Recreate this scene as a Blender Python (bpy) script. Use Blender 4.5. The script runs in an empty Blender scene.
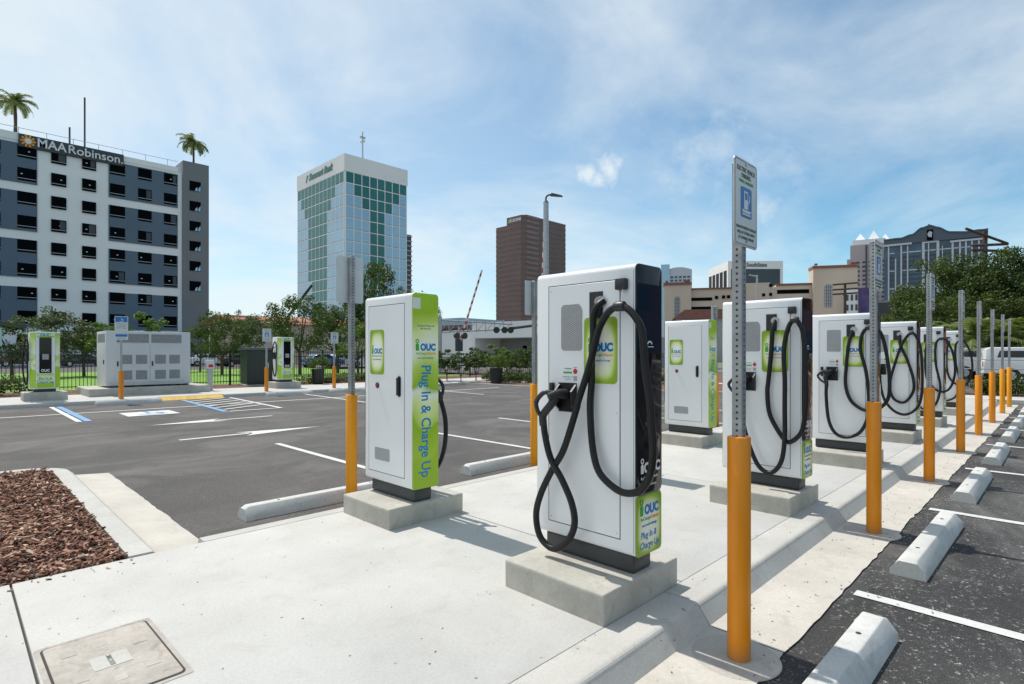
import bpy, bmesh, math, random
import numpy as np
from mathutils import Vector, Matrix, noise
R = math.radians
S = bpy.context.scene
col = S.collection
random.seed(7)

# ------------------------------------------------------------------ camera, sky, sun, exposure
EYE, FPX, HORIZON, AZ = 1.56, 560.8, 352.46, 0.781
cam = bpy.data.cameras.new('camera'); camo = bpy.data.objects.new('camera', cam); col.objects.link(camo)
camo.location = (0, 0, EYE)
camo.rotation_euler = (math.pi/2, 0, AZ - math.pi/2)
cam.sensor_width = 36; cam.lens = 36*FPX/1024; cam.shift_y = (HORIZON-342)/1024
cam.clip_start = .05; cam.clip_end = 5000
S.camera = camo

SUN_EL, SUN_AZ = 60.0, -3.0      # azimuth from +Y, clockwise seen from above
wd = bpy.data.worlds.new('World'); S.world = wd; wd.use_nodes = True
nt = wd.node_tree; nt.nodes.clear()
def wn(t, **k):
    n = nt.nodes.new(t)
    for a, b in k.items(): setattr(n, a, b)
    return n
out = wn('ShaderNodeOutputWorld'); bg = wn('ShaderNodeBackground'); bg.inputs['Strength'].default_value = .125
sky = wn('ShaderNodeTexSky', sky_type='NISHITA', sun_disc=False)
sky.sun_elevation = R(SUN_EL); sky.sun_rotation = R(SUN_AZ); sky.air_density = 1.0; sky.dust_density = .15; sky.ozone_density = 2.2
tc = wn('ShaderNodeTexCoord'); sep = wn('ShaderNodeSeparateXYZ'); nt.links.new(tc.outputs['Generated'], sep.inputs[0])
def wmath(op, a, b=None, c=None):
    n = wn('ShaderNodeMath', operation=op)
    for i, v in enumerate((a, b, c)):
        if v is None: continue
        if isinstance(v, (int, float)): n.inputs[i].default_value = v
        else: nt.links.new(v, n.inputs[i])
    return n.outputs[0]
zc = wmath('ADD', wmath('MAXIMUM', sep.outputs['Z'], 0), .26)
u = wmath('DIVIDE', sep.outputs['X'], zc); v = wmath('DIVIDE', sep.outputs['Y'], zc)
cmb = wn('ShaderNodeCombineXYZ'); nt.links.new(wmath('MULTIPLY', u, 1.15), cmb.inputs[0]); nt.links.new(wmath('MULTIPLY', v, 1.25), cmb.inputs[1])
n1 = wn('ShaderNodeTexNoise'); n1.inputs['Scale'].default_value = .95; n1.inputs['Detail'].default_value = 9; n1.inputs['Roughness'].default_value = .58; n1.inputs['Distortion'].default_value = .5
nt.links.new(cmb.outputs[0], n1.inputs['Vector'])
r1 = wn('ShaderNodeValToRGB'); r1.color_ramp.elements[0].position = .38; r1.color_ramp.elements[1].position = .66
nt.links.new(n1.outputs[0], r1.inputs[0])
n2 = wn('ShaderNodeTexNoise'); n2.inputs['Scale'].default_value = 2.2; n2.inputs['Detail'].default_value = 8; n2.inputs['Roughness'].default_value = .6
nt.links.new(cmb.outputs[0], n2.inputs['Vector'])
# the thicker veil hangs in the part of the sky to the left (+Y, -X)
side = wmath('ADD', wmath('MULTIPLY', sep.outputs['Y'], .62), wmath('MULTIPLY', sep.outputs['X'], -.62))
veil = wmath('MULTIPLY', wmath('MAXIMUM', wmath('ADD', side, .42), 0), .66)
wisp = wmath('MULTIPLY', r1.outputs[0], wmath('ADD', wmath('MULTIPLY', n2.outputs[0], 1.15), .12))
# small separate puffs
def dirv(px, py):
    a = math.atan2(-(px-512), FPX) + AZ
    d = Vector((math.cos(a), math.sin(a), 0)); k = math.hypot(px-512, FPX)
    return (d*k + Vector((0, 0, HORIZON-py))).normalized()
n3 = wn('ShaderNodeTexNoise'); n3.inputs['Scale'].default_value = 30; n3.inputs['Detail'].default_value = 6; n3.inputs['Roughness'].default_value = .62
nt.links.new(tc.outputs['Generated'], n3.inputs['Vector'])
puff = None
for px, py, rad, st in ((605, 167, .030, .95), (590, 172, .026, .9), (599, 176, .022, .9), (768, 207, .024, .6), (722, 146, .06, .35), (690, 160, .06, .35), (790, 168, .045, .3)):
    vd = wn('ShaderNodeVectorMath', operation='DISTANCE'); nt.links.new(tc.outputs['Generated'], vd.inputs[0]); vd.inputs[1].default_value = dirv(px, py)
    m = wmath('SUBTRACT', 1.0, wmath('DIVIDE', vd.outputs['Value'], rad))
    m = wmath('ADD', m, wmath('MULTIPLY', wmath('SUBTRACT', n3.outputs[0], .54), 3.2))
    mm = wn('ShaderNodeMath', operation='MULTIPLY', use_clamp=True); nt.links.new(m, mm.inputs[0]); mm.inputs[1].default_value = 1.0
    lim = wn('ShaderNodeMath', operation='LESS_THAN'); nt.links.new(vd.outputs['Value'], lim.inputs[0]); lim.inputs[1].default_value = rad*1.6
    m = wmath('MULTIPLY', wmath('MULTIPLY', mm.outputs[0], lim.outputs[0]), st)
    puff = m if puff is None else wmath('MAXIMUM', puff, m)
tot = wn('ShaderNodeMath', operation='ADD', use_clamp=True); nt.links.new(wmath('ADD', veil, wisp), tot.inputs[0]); nt.links.new(wmath('MULTIPLY', puff, .75), tot.inputs[1])
mx = wn('ShaderNodeMixRGB'); mx.inputs[2].default_value = (6.3, 6.9, 7.2, 1)
nt.links.new(wmath('MULTIPLY', tot.outputs[0], .85), mx.inputs[0]); tint = wn('ShaderNodeMixRGB', blend_type='MULTIPLY'); tint.inputs[0].default_value = 1; tint.inputs[2].default_value = (.80, 1.05, 1.03, 1); nt.links.new(sky.outputs[0], tint.inputs[1]); nt.links.new(tint.outputs[0], mx.inputs[1])
nt.links.new(mx.outputs[0], bg.inputs['Color']); nt.links.new(bg.outputs[0], out.inputs[0])

sd = bpy.data.lights.new('sun', 'SUN'); sd.energy = 4.0; sd.angle = R(.53); sd.color = (1, .95, .875)
so = bpy.data.objects.new('sun', sd); col.objects.link(so)
az, el = R(SUN_AZ), R(SUN_EL)
tosun = Vector((math.sin(az)*math.cos(el), math.cos(az)*math.cos(el), math.sin(el)))
so.rotation_euler = tosun.to_track_quat('Z', 'Y').to_euler()
S.view_settings.view_transform = 'Standard'; S.view_settings.look = 'None'; S.view_settings.gamma = 1; S.view_settings.exposure = 0.09
S.view_settings.use_curve_mapping = False

def spot(px, d):            # ground-plan point d metres ahead in the direction of column px
    s = (px-512)/FPX*d
    return Vector((d*math.cos(AZ)+s*math.sin(AZ), d*math.sin(AZ)-s*math.cos(AZ), 0))
def hz(py, d): return EYE + (HORIZON-py)*d/FPX

def facing(px0, px1, d):    # two ground points d metres ahead whose joining line is square to the line of sight
    m = spot((px0+px1)/2, d); n = m.normalized(); o_ = []
    for px in (px0, px1):
        q = spot(px, 1).normalized(); o_.append(q*(m.length/q.dot(n)))
    return o_

# ------------------------------------------------------------------ materials
def newmat(name):
    m = bpy.data.materials.new(name); m.use_nodes = True
    return m, m.node_tree, m.node_tree.nodes['Principled BSDF']
def lk(t, a, b): t.links.new(a, b)
def plain(name, c, rough=.6, metal=0, coat=0, var=.06, scale=6, bump=0, bscale=60, spec=.5):
    m, t, p = newmat(name)
    tcn = t.nodes.new('ShaderNodeTexCoord'); nz = t.nodes.new('ShaderNodeTexNoise'); nz.inputs['Scale'].default_value = scale; nz.inputs['Detail'].default_value = 5
    lk(t, tcn.outputs['Object'], nz.inputs['Vector'])
    rp = t.nodes.new('ShaderNodeValToRGB'); e = rp.color_ramp.elements
    e[0].position = .3; e[1].position = .7
    e[0].color = (*[x*(1-var) for x in c], 1); e[1].color = (*[min(1, x*(1+var)) for x in c], 1)
    lk(t, nz.outputs[0], rp.inputs[0]); lk(t, rp.outputs[0], p.inputs['Base Color'])
    p.inputs['Roughness'].default_value = rough; p.inputs['Metallic'].default_value = metal; p.inputs['Coat Weight'].default_value = coat
    p.inputs['Specular IOR Level'].default_value = spec
    if bump:
        b = t.nodes.new('ShaderNodeBump'); b.inputs['Strength'].default_value = bump; b.inputs['Distance'].default_value = .01
        n2_ = t.nodes.new('ShaderNodeTexNoise'); n2_.inputs['Scale'].default_value = bscale; n2_.inputs['Detail'].default_value = 6
        lk(t, tcn.outputs['Object'], n2_.inputs['Vector']); lk(t, n2_.outputs[0], b.inputs['Height']); lk(t, b.outputs[0], p.inputs['Normal'])
    return m
def ramp(t, src, stops):
    rp = t.nodes.new('ShaderNodeValToRGB'); el_ = rp.color_ramp.elements
    while len(el_) < len(stops): el_.new(.5)
    for e, (pos, c) in zip(el_, stops): e.position = pos; e.color = (*c, 1) if len(c) == 3 else c
    lk(t, src, rp.inputs[0]); return rp.outputs[0]
def tnoise(t, co, scale, detail=6, rough=.6, dist=0):
    n = t.nodes.new('ShaderNodeTexNoise'); n.inputs['Scale'].default_value = scale; n.inputs['Detail'].default_value = detail
    n.inputs['Roughness'].default_value = rough; n.inputs['Distortion'].default_value = dist
    lk(t, co, n.inputs['Vector']); return n.outputs[0]
def tmix(t, fac, a, b, mode='MIX'):
    n = t.nodes.new('ShaderNodeMixRGB'); n.blend_type = mode
    for i, v in ((0, fac), (1, a), (2, b)):
        if isinstance(v, (int, float)): n.inputs[i].default_value = v
        elif isinstance(v, tuple): n.inputs[i].default_value = (*v, 1)
        else: lk(t, v, n.inputs[i])
    return n.outputs[0]
def tmath(t, op, a, b=0.0, clamp=False):
    n = t.nodes.new('ShaderNodeMath'); n.operation = op; n.use_clamp = clamp
    for i, v in enumerate((a, b)):
        if isinstance(v, (int, float)): n.inputs[i].default_value = v
        else: lk(t, v, n.inputs[i])
    return n.outputs[0]
def concrete(name, c, dirt=.25, stain=(.25, .23, .2), bumpd=.25, mot=.10, k=1.0):
    m, t, p = newmat(name); tcn = t.nodes.new('ShaderNodeTexCoord'); co = tcn.outputs['Object']
    big = ramp(t, tnoise(t, co, 1.1*k, 5, .55), [(.3, tuple(x*(1-mot) for x in c)), (.7, tuple(min(1, x*(1+mot*.7)) for x in c))])
    fine = ramp(t, tnoise(t, co, 55, 4, .7), [(.25, (.88,)*3), (.75, (1.08,)*3)])
    x = tmix(t, 1.0, big, fine, 'MULTIPLY')
    st = ramp(t, tnoise(t, co, 2.7*k, 9, .72, .6), [(.52, (0,)*3), (.72, (1,)*3)])
    x = tmix(t, tmath(t, 'MULTIPLY', st, dirt), x, stain)
    spk = ramp(t, tnoise(t, co, 16, 2, .5), [(.735, (0,)*3), (.76, (1,)*3)])
    x = tmix(t, tmath(t, 'MULTIPLY', spk, .55), x, (.16, .14, .12))
    lk(t, x, p.inputs['Base Color']); p.inputs['Roughness'].default_value = .88; p.inputs['Specular IOR Level'].default_value = .25
    b = t.nodes.new('ShaderNodeBump'); b.inputs['Strength'].default_value = bumpd; b.inputs['Distance'].default_value = .006
    lk(t, tnoise(t, co, 90, 5, .7), b.inputs['Height']); lk(t, b.outputs[0], p.inputs['Normal'])
    return m
def asphalt(name, c0, c1, dust, dust_amt, agg=260, flk=.61):
    m, t, p = newmat(name); tcn = t.nodes.new('ShaderNodeTexCoord'); co = tcn.outputs['Object']
    x = ramp(t, tnoise(t, co, .45, 6, .6, .4), [(.3, c0), (.7, c1)])
    ag = ramp(t, tnoise(t, co, agg, 2, .6), [(.3, (.55,)*3), (.55, (1,)*3), (.75, (1.9,)*3)])
    x = tmix(t, 1.0, x, ag, 'MULTIPLY')
    mp = t.nodes.new('ShaderNodeMapping'); mp.inputs['Scale'].default_value = (.55, .8, 1); mp.inputs['Rotation'].default_value = (0, 0, .2); lk(t, co, mp.inputs[0])
    tr = ramp(t, tnoise(t, mp.outputs[0], .9, 7, .6, .8), [(.47, (0,)*3), (.70, (1,)*3)])
    x = tmix(t, tmath(t, 'MULTIPLY', tr, dust_amt), x, dust)
    ol = ramp(t, tnoise(t, co, 3.1, 3, .5, .3), [(.66, (0,)*3), (.76, (1,)*3)])
    x = tmix(t, tmath(t, 'MULTIPLY', ol, .4), x, tuple(q*.55 for q in c0))
    fl = tmath(t, 'MULTIPLY', ramp(t, tnoise(t, co, 34, 6, .8), [(flk, (0,)*3), (flk+.07, (1,)*3)]), ramp(t, tnoise(t, co, 1.3, 4, .6), [(.36, (0,)*3), (.56, (1,)*3)]))
    x = tmix(t, tmath(t, 'MULTIPLY', fl, min(1, dust_amt*1.9)), x, tuple(min(1, q*2.2) for q in dust))
    lk(t, x, p.inputs['Base Color']); p.inputs['Roughness'].default_value = .85; p.inputs['Specular IOR Level'].default_value = .3
    b = t.nodes.new('ShaderNodeBump'); b.inputs['Strength'].default_value = .6; b.inputs['Distance'].default_value = .008
    lk(t, tnoise(t, co, 180, 3, .7), b.inputs['Height']); lk(t, b.outputs[0], p.inputs['Normal'])
    return m
def sleeve_mat(name, c):
    m, t, p = newmat(name); tcn = t.nodes.new('ShaderNodeTexCoord'); co = tcn.outputs['Object']; oi = t.nodes.new('ShaderNodeObjectInfo')
    mp = t.nodes.new('ShaderNodeMapping'); mp.inputs['Scale'].default_value = (9, 9, 1.2); lk(t, co, mp.inputs[0]); lk(t, oi.outputs['Random'], mp.inputs['Location'])
    x = ramp(t, tnoise(t, mp.outputs[0], 1.5, 5, .6), [(.3, tuple(q*.90 for q in c)), (.7, tuple(min(1, q*1.06) for q in c))])
    sc = ramp(t, tnoise(t, mp.outputs[0], 6, 6, .75), [(.66, (0,)*3), (.74, (1,)*3)])
    x = tmix(t, tmath(t, 'MULTIPLY', sc, .35), x, (.30, .17, .06))
    sp = t.nodes.new('ShaderNodeSeparateXYZ'); lk(t, co, sp.inputs[0])
    g_ = tmath(t, 'ADD', tmath(t, 'MULTIPLY', sp.outputs[2], -9.0), tmath(t, 'MULTIPLY', tnoise(t, co, 24, 4), 1.5))
    g_ = tmath(t, 'MULTIPLY', tmath(t, 'ADD', g_, .1, True), .55)
    x = tmix(t, g_, x, (.26, .20, .14)); lk(t, x, p.inputs['Base Color']); p.inputs['Roughness'].default_value = .38; return m
def paint(name, c, under=(.09, .086, .082), wear=.5):
    m, t, p = newmat(name); tcn = t.nodes.new('ShaderNodeTexCoord'); co = tcn.outputs['Object']
    x = ramp(t, tnoise(t, co, 4, 5), [(.3, tuple(q*.86 for q in c)), (.7, c)])
    w = tmath(t, 'MULTIPLY', ramp(t, tnoise(t, co, 70, 4, .7), [(.54, (0,)*3), (.62, (1,)*3)]), ramp(t, tnoise(t, co, 2.2, 4), [(.38, (.15,)*3), (.65, (1,)*3)]))
    x = tmix(t, tmath(t, 'MULTIPLY', w, wear), x, under); lk(t, x, p.inputs['Base Color']); p.inputs['Roughness'].default_value = .8; return m
def leafmat(name, c0, c1, tr=.25):
    m, t, p = newmat(name); g = t.nodes.new('ShaderNodeNewGeometry')
    rnd = ramp(t, g.outputs['Random Per Island'], [(0, c0), (1, c1)])
    tcn = t.nodes.new('ShaderNodeTexCoord')
    big = ramp(t, tnoise(t, tcn.outputs['Object'], .9, 3), [(.3, (.7,)*3), (.7, (1.25,)*3)])
    c = tmix(t, 1.0, rnd, big, 'MULTIPLY')
    lk(t, c, p.inputs['Base Color']); p.inputs['Roughness'].default_value = .55; p.inputs['Specular IOR Level'].default_value = .25
    tl = t.nodes.new('ShaderNodeBsdfTranslucent'); lk(t, tmix(t, 1.0, c, (1.3, 1.5, .6), 'MULTIPLY'), tl.inputs[0])
    ms = t.nodes.new('ShaderNodeMixShader'); ms.inputs[0].default_value = tr
    lk(t, p.outputs[0], ms.inputs[1]); lk(t, tl.outputs[0], ms.inputs[2]); lk(t, ms.outputs[0], t.nodes['Material Output'].inputs[0])
    return m
def decal(name, axis_u, axis_v, edge=(.33, .51, .02), mid=(.76, .82, .46), center=(.95, .96, .88)):
    """printed green label: pale glow in the middle of the artwork, green towards its border"""
    m, t, p = newmat(name); tcn = t.nodes.new('ShaderNodeTexCoord'); sp = t.nodes.new('ShaderNodeSeparateXYZ'); lk(t, tcn.outputs['Generated'], sp.inputs[0])
    a = tmath(t, 'ABSOLUTE', tmath(t, 'SUBTRACT', sp.outputs[axis_u], .5)); b = tmath(t, 'ABSOLUTE', tmath(t, 'SUBTRACT', sp.outputs[axis_v], .5))
    d = tmath(t, 'ADD', tmath(t, 'POWER', tmath(t, 'MULTIPLY', a, 2.0), 3.0), tmath(t, 'POWER', tmath(t, 'MULTIPLY', b, 2.0), 3.0))
    wv = tmath(t, 'MULTIPLY', tmath(t, 'SUBTRACT', tnoise(t, tcn.outputs['Object'], 5, 2), .5), .35)
    d = tmath(t, 'ADD', d, wv, True)
    lk(t, ramp(t, d, [(0, center), (.38, mid), (.75, edge), (1, tuple(q*.75 for q in edge))]), p.inputs['Base Color'])
    p.inputs['Roughness'].default_value = .3
    return m
def wrapmat(name):
    """rear artwork: green head, pale middle, green swooshes further down"""
    m, t, p = newmat(name); tcn = t.nodes.new('ShaderNodeTexCoord'); sp = t.nodes.new('ShaderNodeSeparateXYZ'); lk(t, tcn.outputs['Generated'], sp.inputs[0])
    mp = t.nodes.new('ShaderNodeMapping'); mp.inputs['Scale'].default_value = (1.2, 1, .9); mp.inputs['Rotation'].default_value = (0, .5, 0); lk(t, tcn.outputs['Object'], mp.inputs[0])
    w = tmath(t, 'MULTIPLY', tmath(t, 'SUBTRACT', tnoise(t, mp.outputs[0], 2.6, 1, .3), .5), .28)
    z = tmath(t, 'ADD', sp.outputs['Z'], w)
    g, gl, pale, wh = (.34, .52, .015), (.50, .66, .12), (.74, .81, .38), (.84, .86, .74)
    c = ramp(t, z, [(0, g), (.16, g), (.20, (.40, .58, .04)), (.33, (.30, .49, .015)), (.36, gl), (.44, pale), (.47, wh), (.50, (.28, .47, .015)), (.60, gl), (.70, wh), (.80, pale), (.86, gl), (.93, g), (1, (.33, .58, .02))])
    lk(t, c, p.inputs['Base Color']); p.inputs['Roughness'].default_value = .3
    return m
def ramped_x(name, stops, rough=.3):
    m, t, p = newmat(name); tcn = t.nodes.new('ShaderNodeTexCoord'); sp = t.nodes.new('ShaderNodeSeparateXYZ'); lk(t, tcn.outputs['Generated'], sp.inputs[0])
    w = tmath(t, 'MULTIPLY', tmath(t, 'SUBTRACT', tnoise(t, tcn.outputs['Object'], 5, 1), .5), .3)
    lk(t, ramp(t, tmath(t, 'ADD', sp.outputs['Z'], w), stops), p.inputs['Base Color']); p.inputs['Roughness'].default_value = rough; return m
def perf_steel():
    m, t, p = newmat('perforated_steel'); tcn = t.nodes.new('ShaderNodeTexCoord'); sp = t.nodes.new('ShaderNodeSeparateXYZ'); lk(t, tcn.outputs['Object'], sp.inputs[0])
    g = t.nodes.new('ShaderNodeTexCoord'); sn = t.nodes.new('ShaderNodeSeparateXYZ'); lk(t, g.outputs['Normal'], sn.inputs[0])
    isx = tmath(t, 'GREATER_THAN', tmath(t, 'ABSOLUTE', sn.outputs[0]), .5)
    uu = tmath(t, 'ADD', tmath(t, 'MULTIPLY', sp.outputs[1], isx), tmath(t, 'MULTIPLY', sp.outputs[0], tmath(t, 'SUBTRACT', 1.0, isx)))
    zz_ = tmath(t, 'SUBTRACT', tmath(t, 'PINGPONG', sp.outputs[2], .0165), .00825)
    # distance to the nearest hole centre (one hole every 33 mm)
    zz_ = tmath(t, 'PINGPONG', sp.outputs[2], .0165)
    d = tmath(t, 'SQRT', tmath(t, 'ADD', tmath(t, 'MULTIPLY', uu, uu), tmath(t, 'MULTIPLY', zz_, zz_)))
    hole = tmath(t, 'LESS_THAN', d, .0068)
    galv = ramp(t, tnoise(t, tcn.outputs['Object'], 14, 5), [(.3, (.27, .28, .29)), (.7, (.40, .41, .42))])
    lk(t, tmix(t, hole, galv, (.012, .012, .012)), p.inputs['Base Color'])
    lk(t, tmath(t, 'MULTIPLY', tmath(t, 'SUBTRACT', 1.0, hole), .55), p.inputs['Metallic']); p.inputs['Roughness'].default_value = .5
    return m
def perfgrille(name):
    m, t, p = newmat(name); tcn = t.nodes.new('ShaderNodeTexCoord'); sp = t.nodes.new('ShaderNodeSeparateXYZ'); lk(t, tcn.outputs['Object'], sp.inputs[0])
    k = math.pi/.0135
    a = tmath(t, 'SINE', tmath(t, 'MULTIPLY', tmath(t, 'ADD', sp.outputs[1], sp.outputs[2]), k)); b = tmath(t, 'SINE', tmath(t, 'MULTIPLY', tmath(t, 'SUBTRACT', sp.outputs[1], sp.outputs[2]), k))
    h = tmath(t, 'GREATER_THAN', tmath(t, 'ABSOLUTE', tmath(t, 'MULTIPLY', a, b)), .33)
    lk(t, tmix(t, h, (.62, .63, .64), (.03, .03, .03)), p.inputs['Base Color']); p.inputs['Roughness'].default_value = .5
    return m
M = dict(
    slab=concrete('sidewalk_concrete', (.515, .505, .48), .5, (.40, .38, .345), .25, .09, 1.3),
    kerb=concrete('kerb_concrete', (.51, .495, .46), .4, (.32, .29, .25), .3, .10, 1.5),
    gutter=concrete('gutter_concrete', (.545, .51, .455), .55, (.36, .325, .27), .35, .12, 1.6),
    plinth=concrete('plinth_concrete', (.47, .45, .40), .55, (.26, .245, .21), .35, .2, 2.6),
    stop=concrete('wheel_stop_concrete', (.58, .575, .55), .45, (.30, .29, .27), .35, .12, 2.2),
    collar=concrete('footing_concrete', (.47, .44, .40), .6, (.26, .24, .21), .3, .15, 2.0),
    cover=concrete('cover_concrete', (.46, .42, .375), .85, (.24, .21, .175), .5, .22, 3.0),
    joint=plain('joint_sealant', (.05, .045, .04), .9),
    white=plain('white_powder_coat', (.80, .81, .82), .32, coat=.25, var=.015, scale=2),
    white2=plain('cabinet_white', (.58, .595, .60), .5, var=.05, scale=1.5),
    grey=plain('vent_grey', (.24, .25, .255), .6, var=.12, scale=12),
    ventgrey=plain('vent_panel_grey', (.33, .34, .35), .5, var=.05),
    charcoal=plain('charcoal_steel', (.045, .048, .052), .45, var=.15),
    rubber=plain('black_rubber', (.009, .009, .010), .42, var=.2, spec=.35),
    blackplastic=plain('black_plastic', (.02, .02, .022), .42, var=.15),
    glass=plain('screen_glass', (.004, .005, .008), .05, var=.0, spec=.32),
    screen=plain('display_glass', (.004, .018, .038), .06, var=.0, spec=.32),
    steel=plain('brushed_steel', (.55, .56, .57), .35, .9, var=.1),
    galv=plain('galvanised_steel', (.42, .43, .44), .45, .6, var=.12),
    dgrey=plain('dark_painted_steel', (.05, .055, .06), .5, var=.1),
    orange=sleeve_mat('orange_sleeve', (.80, .262, .001)),
    yellow=sleeve_mat('bright_yellow_sleeve', (.90, .34, .002)),
    perf=perf_steel(), perfg=perfgrille('perforated_grille'),
    signw=plain('sign_white', (.70, .72, .70), .35, var=.04), signb=plain('sign_back', (.60, .62, .62), .4, .3, var=.05),
    blue=plain('sign_blue', (.02, .19, .50), .4), navy=plain('navy_ink', (.01, .12, .34), .4), ocean=plain('blue_ink', (.0, .20, .52), .35),
    green=plain('green_ink', (.05, .38, .03), .4), orangeink=plain('orange_ink', (.85, .33, .02), .4), grey_ink=plain('grey_ink', (.12, .14, .12), .6),
    red=plain('red_plastic', (.50, .02, .03), .4), whiteink=plain('white_ink', (.8, .8, .8), .5),
    lineW=paint('road_paint_white', (.66, .66, .64), wear=.6), lineB=paint('road_paint_blue', (.17, .36, .60), wear=.6),
    lineY=plain('kerb_paint_yellow', (.75, .47, .10), .75, var=.15),
    asphL=asphalt('asphalt_old', (.078, .073, .070), (.112, .104, .099), (.21, .195, .182), .55, 120),
    asphR=asphalt('asphalt_new', (.036, .035, .036), (.064, .062, .061), (.22, .215, .205), .62, 110, .575),
    soil=plain('mulch_bed', (.045, .022, .014), .95, var=.4, scale=20, bump=1, bscale=40),
    soil2=plain('planting_bed', (.14, .075, .05), .95, var=.5, scale=5, bump=1, bscale=40),
    grass=plain('lawn_grass', (.15, .30, .03), .9, var=.3, scale=3, bump=1, bscale=30),
    ground=plain('outer_ground', (.16, .155, .14), .95, var=.25, scale=.15),
    iron=plain('black_iron', (.012, .013, .014), .5, var=.1),
    gbox=plain('dark_green_steel', (.007, .022, .017), .45, var=.12, scale=3),
    wood=plain('weathered_wood', (.075, .045, .03), .9, var=.3, scale=4), bark=plain('bark', (.10, .075, .055), .95, var=.35, scale=9),
    leafA=leafmat('oak_leaf', (.045, .075, .016), (.090, .125, .028)), leafB=leafmat('light_leaf', (.085, .145, .025), (.15, .215, .045)),
    leafC=leafmat('olive_leaf', (.065, .085, .040), (.115, .135, .060)), leafD=leafmat('palm_leaf', (.09, .13, .035), (.20, .22, .08)),
    leafE=leafmat('deep_leaf', (.032, .058, .014), (.072, .108, .026)),
    maaW=plain('render_pale', (.82, .825, .83), .8, var=.03, scale=.2), maaB=plain('render_blue_grey', (.105, .150, .205), .8, var=.05, scale=.3), maaG=plain('render_mid_grey', (.180, .195, .212), .8, var=.05, scale=.3),
    open=plain('dark_opening', (.005, .006, .007), 1.0, spec=0), signdark=plain('sign_band_dark', (.045, .055, .07), .6), rail=plain('pale_rail', (.35, .38, .40), .5),
    letter=plain('letter_white', (.75, .76, .76), .6),
    band=plain('parapet_pale', (.80, .785, .765), .7, var=.03, scale=.1), gblue=plain('reflective_glass_blue', (.33, .49, .60), .16, .2, var=.10, scale=.07), ggreen=plain('green_reflection_and_lettering', (.030, .165, .150), .15, .1, var=.14, scale=.1),
    mull=plain('mullion', (.50, .49, .46), .6), brown=plain('brown_granite', (.165, .104, .092), .6, var=.10, scale=.05), brown2=plain('brown_glass', (.135, .085, .076), .5, var=.12, scale=.08), brown3=plain('copper_glass', (.225, .128, .105), .3, var=.2, scale=.1),
    beige=plain('beige_render', (.56, .455, .365), .85, var=.05, scale=.2), brick=plain('red_brick', (.24, .10, .075), .85, var=.15, scale=2), dglass=plain('dark_glass', (.028, .04, .052), .15, var=.25, scale=.2),
    rose=plain('rose_granite', (.46, .385, .385), .8, var=.05, scale=.05), copper=plain('white_roof', (.80, .82, .83), .5), tblue=plain('tower_blue_glass', (.035, .085, .14), .2, var=.35, scale=.12), tpale=plain('tower_pale', (.50, .52, .56), .7), roofb=plain('wave_roof', (.07, .09, .12), .5),
    purple=plain('purple_banner', (.075, .055, .16), .7, var=.5, scale=.4), terra=plain('terracotta', (.42, .15, .085), .85, var=.2, scale=3),
    carW=plain('car_paint_white', (.80, .80, .79), .22, coat=.8, var=.01), carB=plain('car_paint_blue', (.02, .09, .32), .25, coat=.8), carK=plain('car_paint_black', (.012, .012, .014), .22, coat=.8), tyre=plain('tyre_rubber', (.015, .015, .015), .8),
    label=decal('green_label', 1, 2), labelf=decal('green_label_front', 0, 2), wrap=wrapmat('green_wrap'),
    wrap2=ramped_x('green_wrap_side', [(0, (.36, .60, .02)), (.34, (.36, .60, .02)), (.42, (.85, .9, .65)), (.55, (.45, .68, .12)), (.64, (.86, .9, .7)), (.85, (.6, .78, .25)), (1, (.40, .62, .05))]),
)

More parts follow.
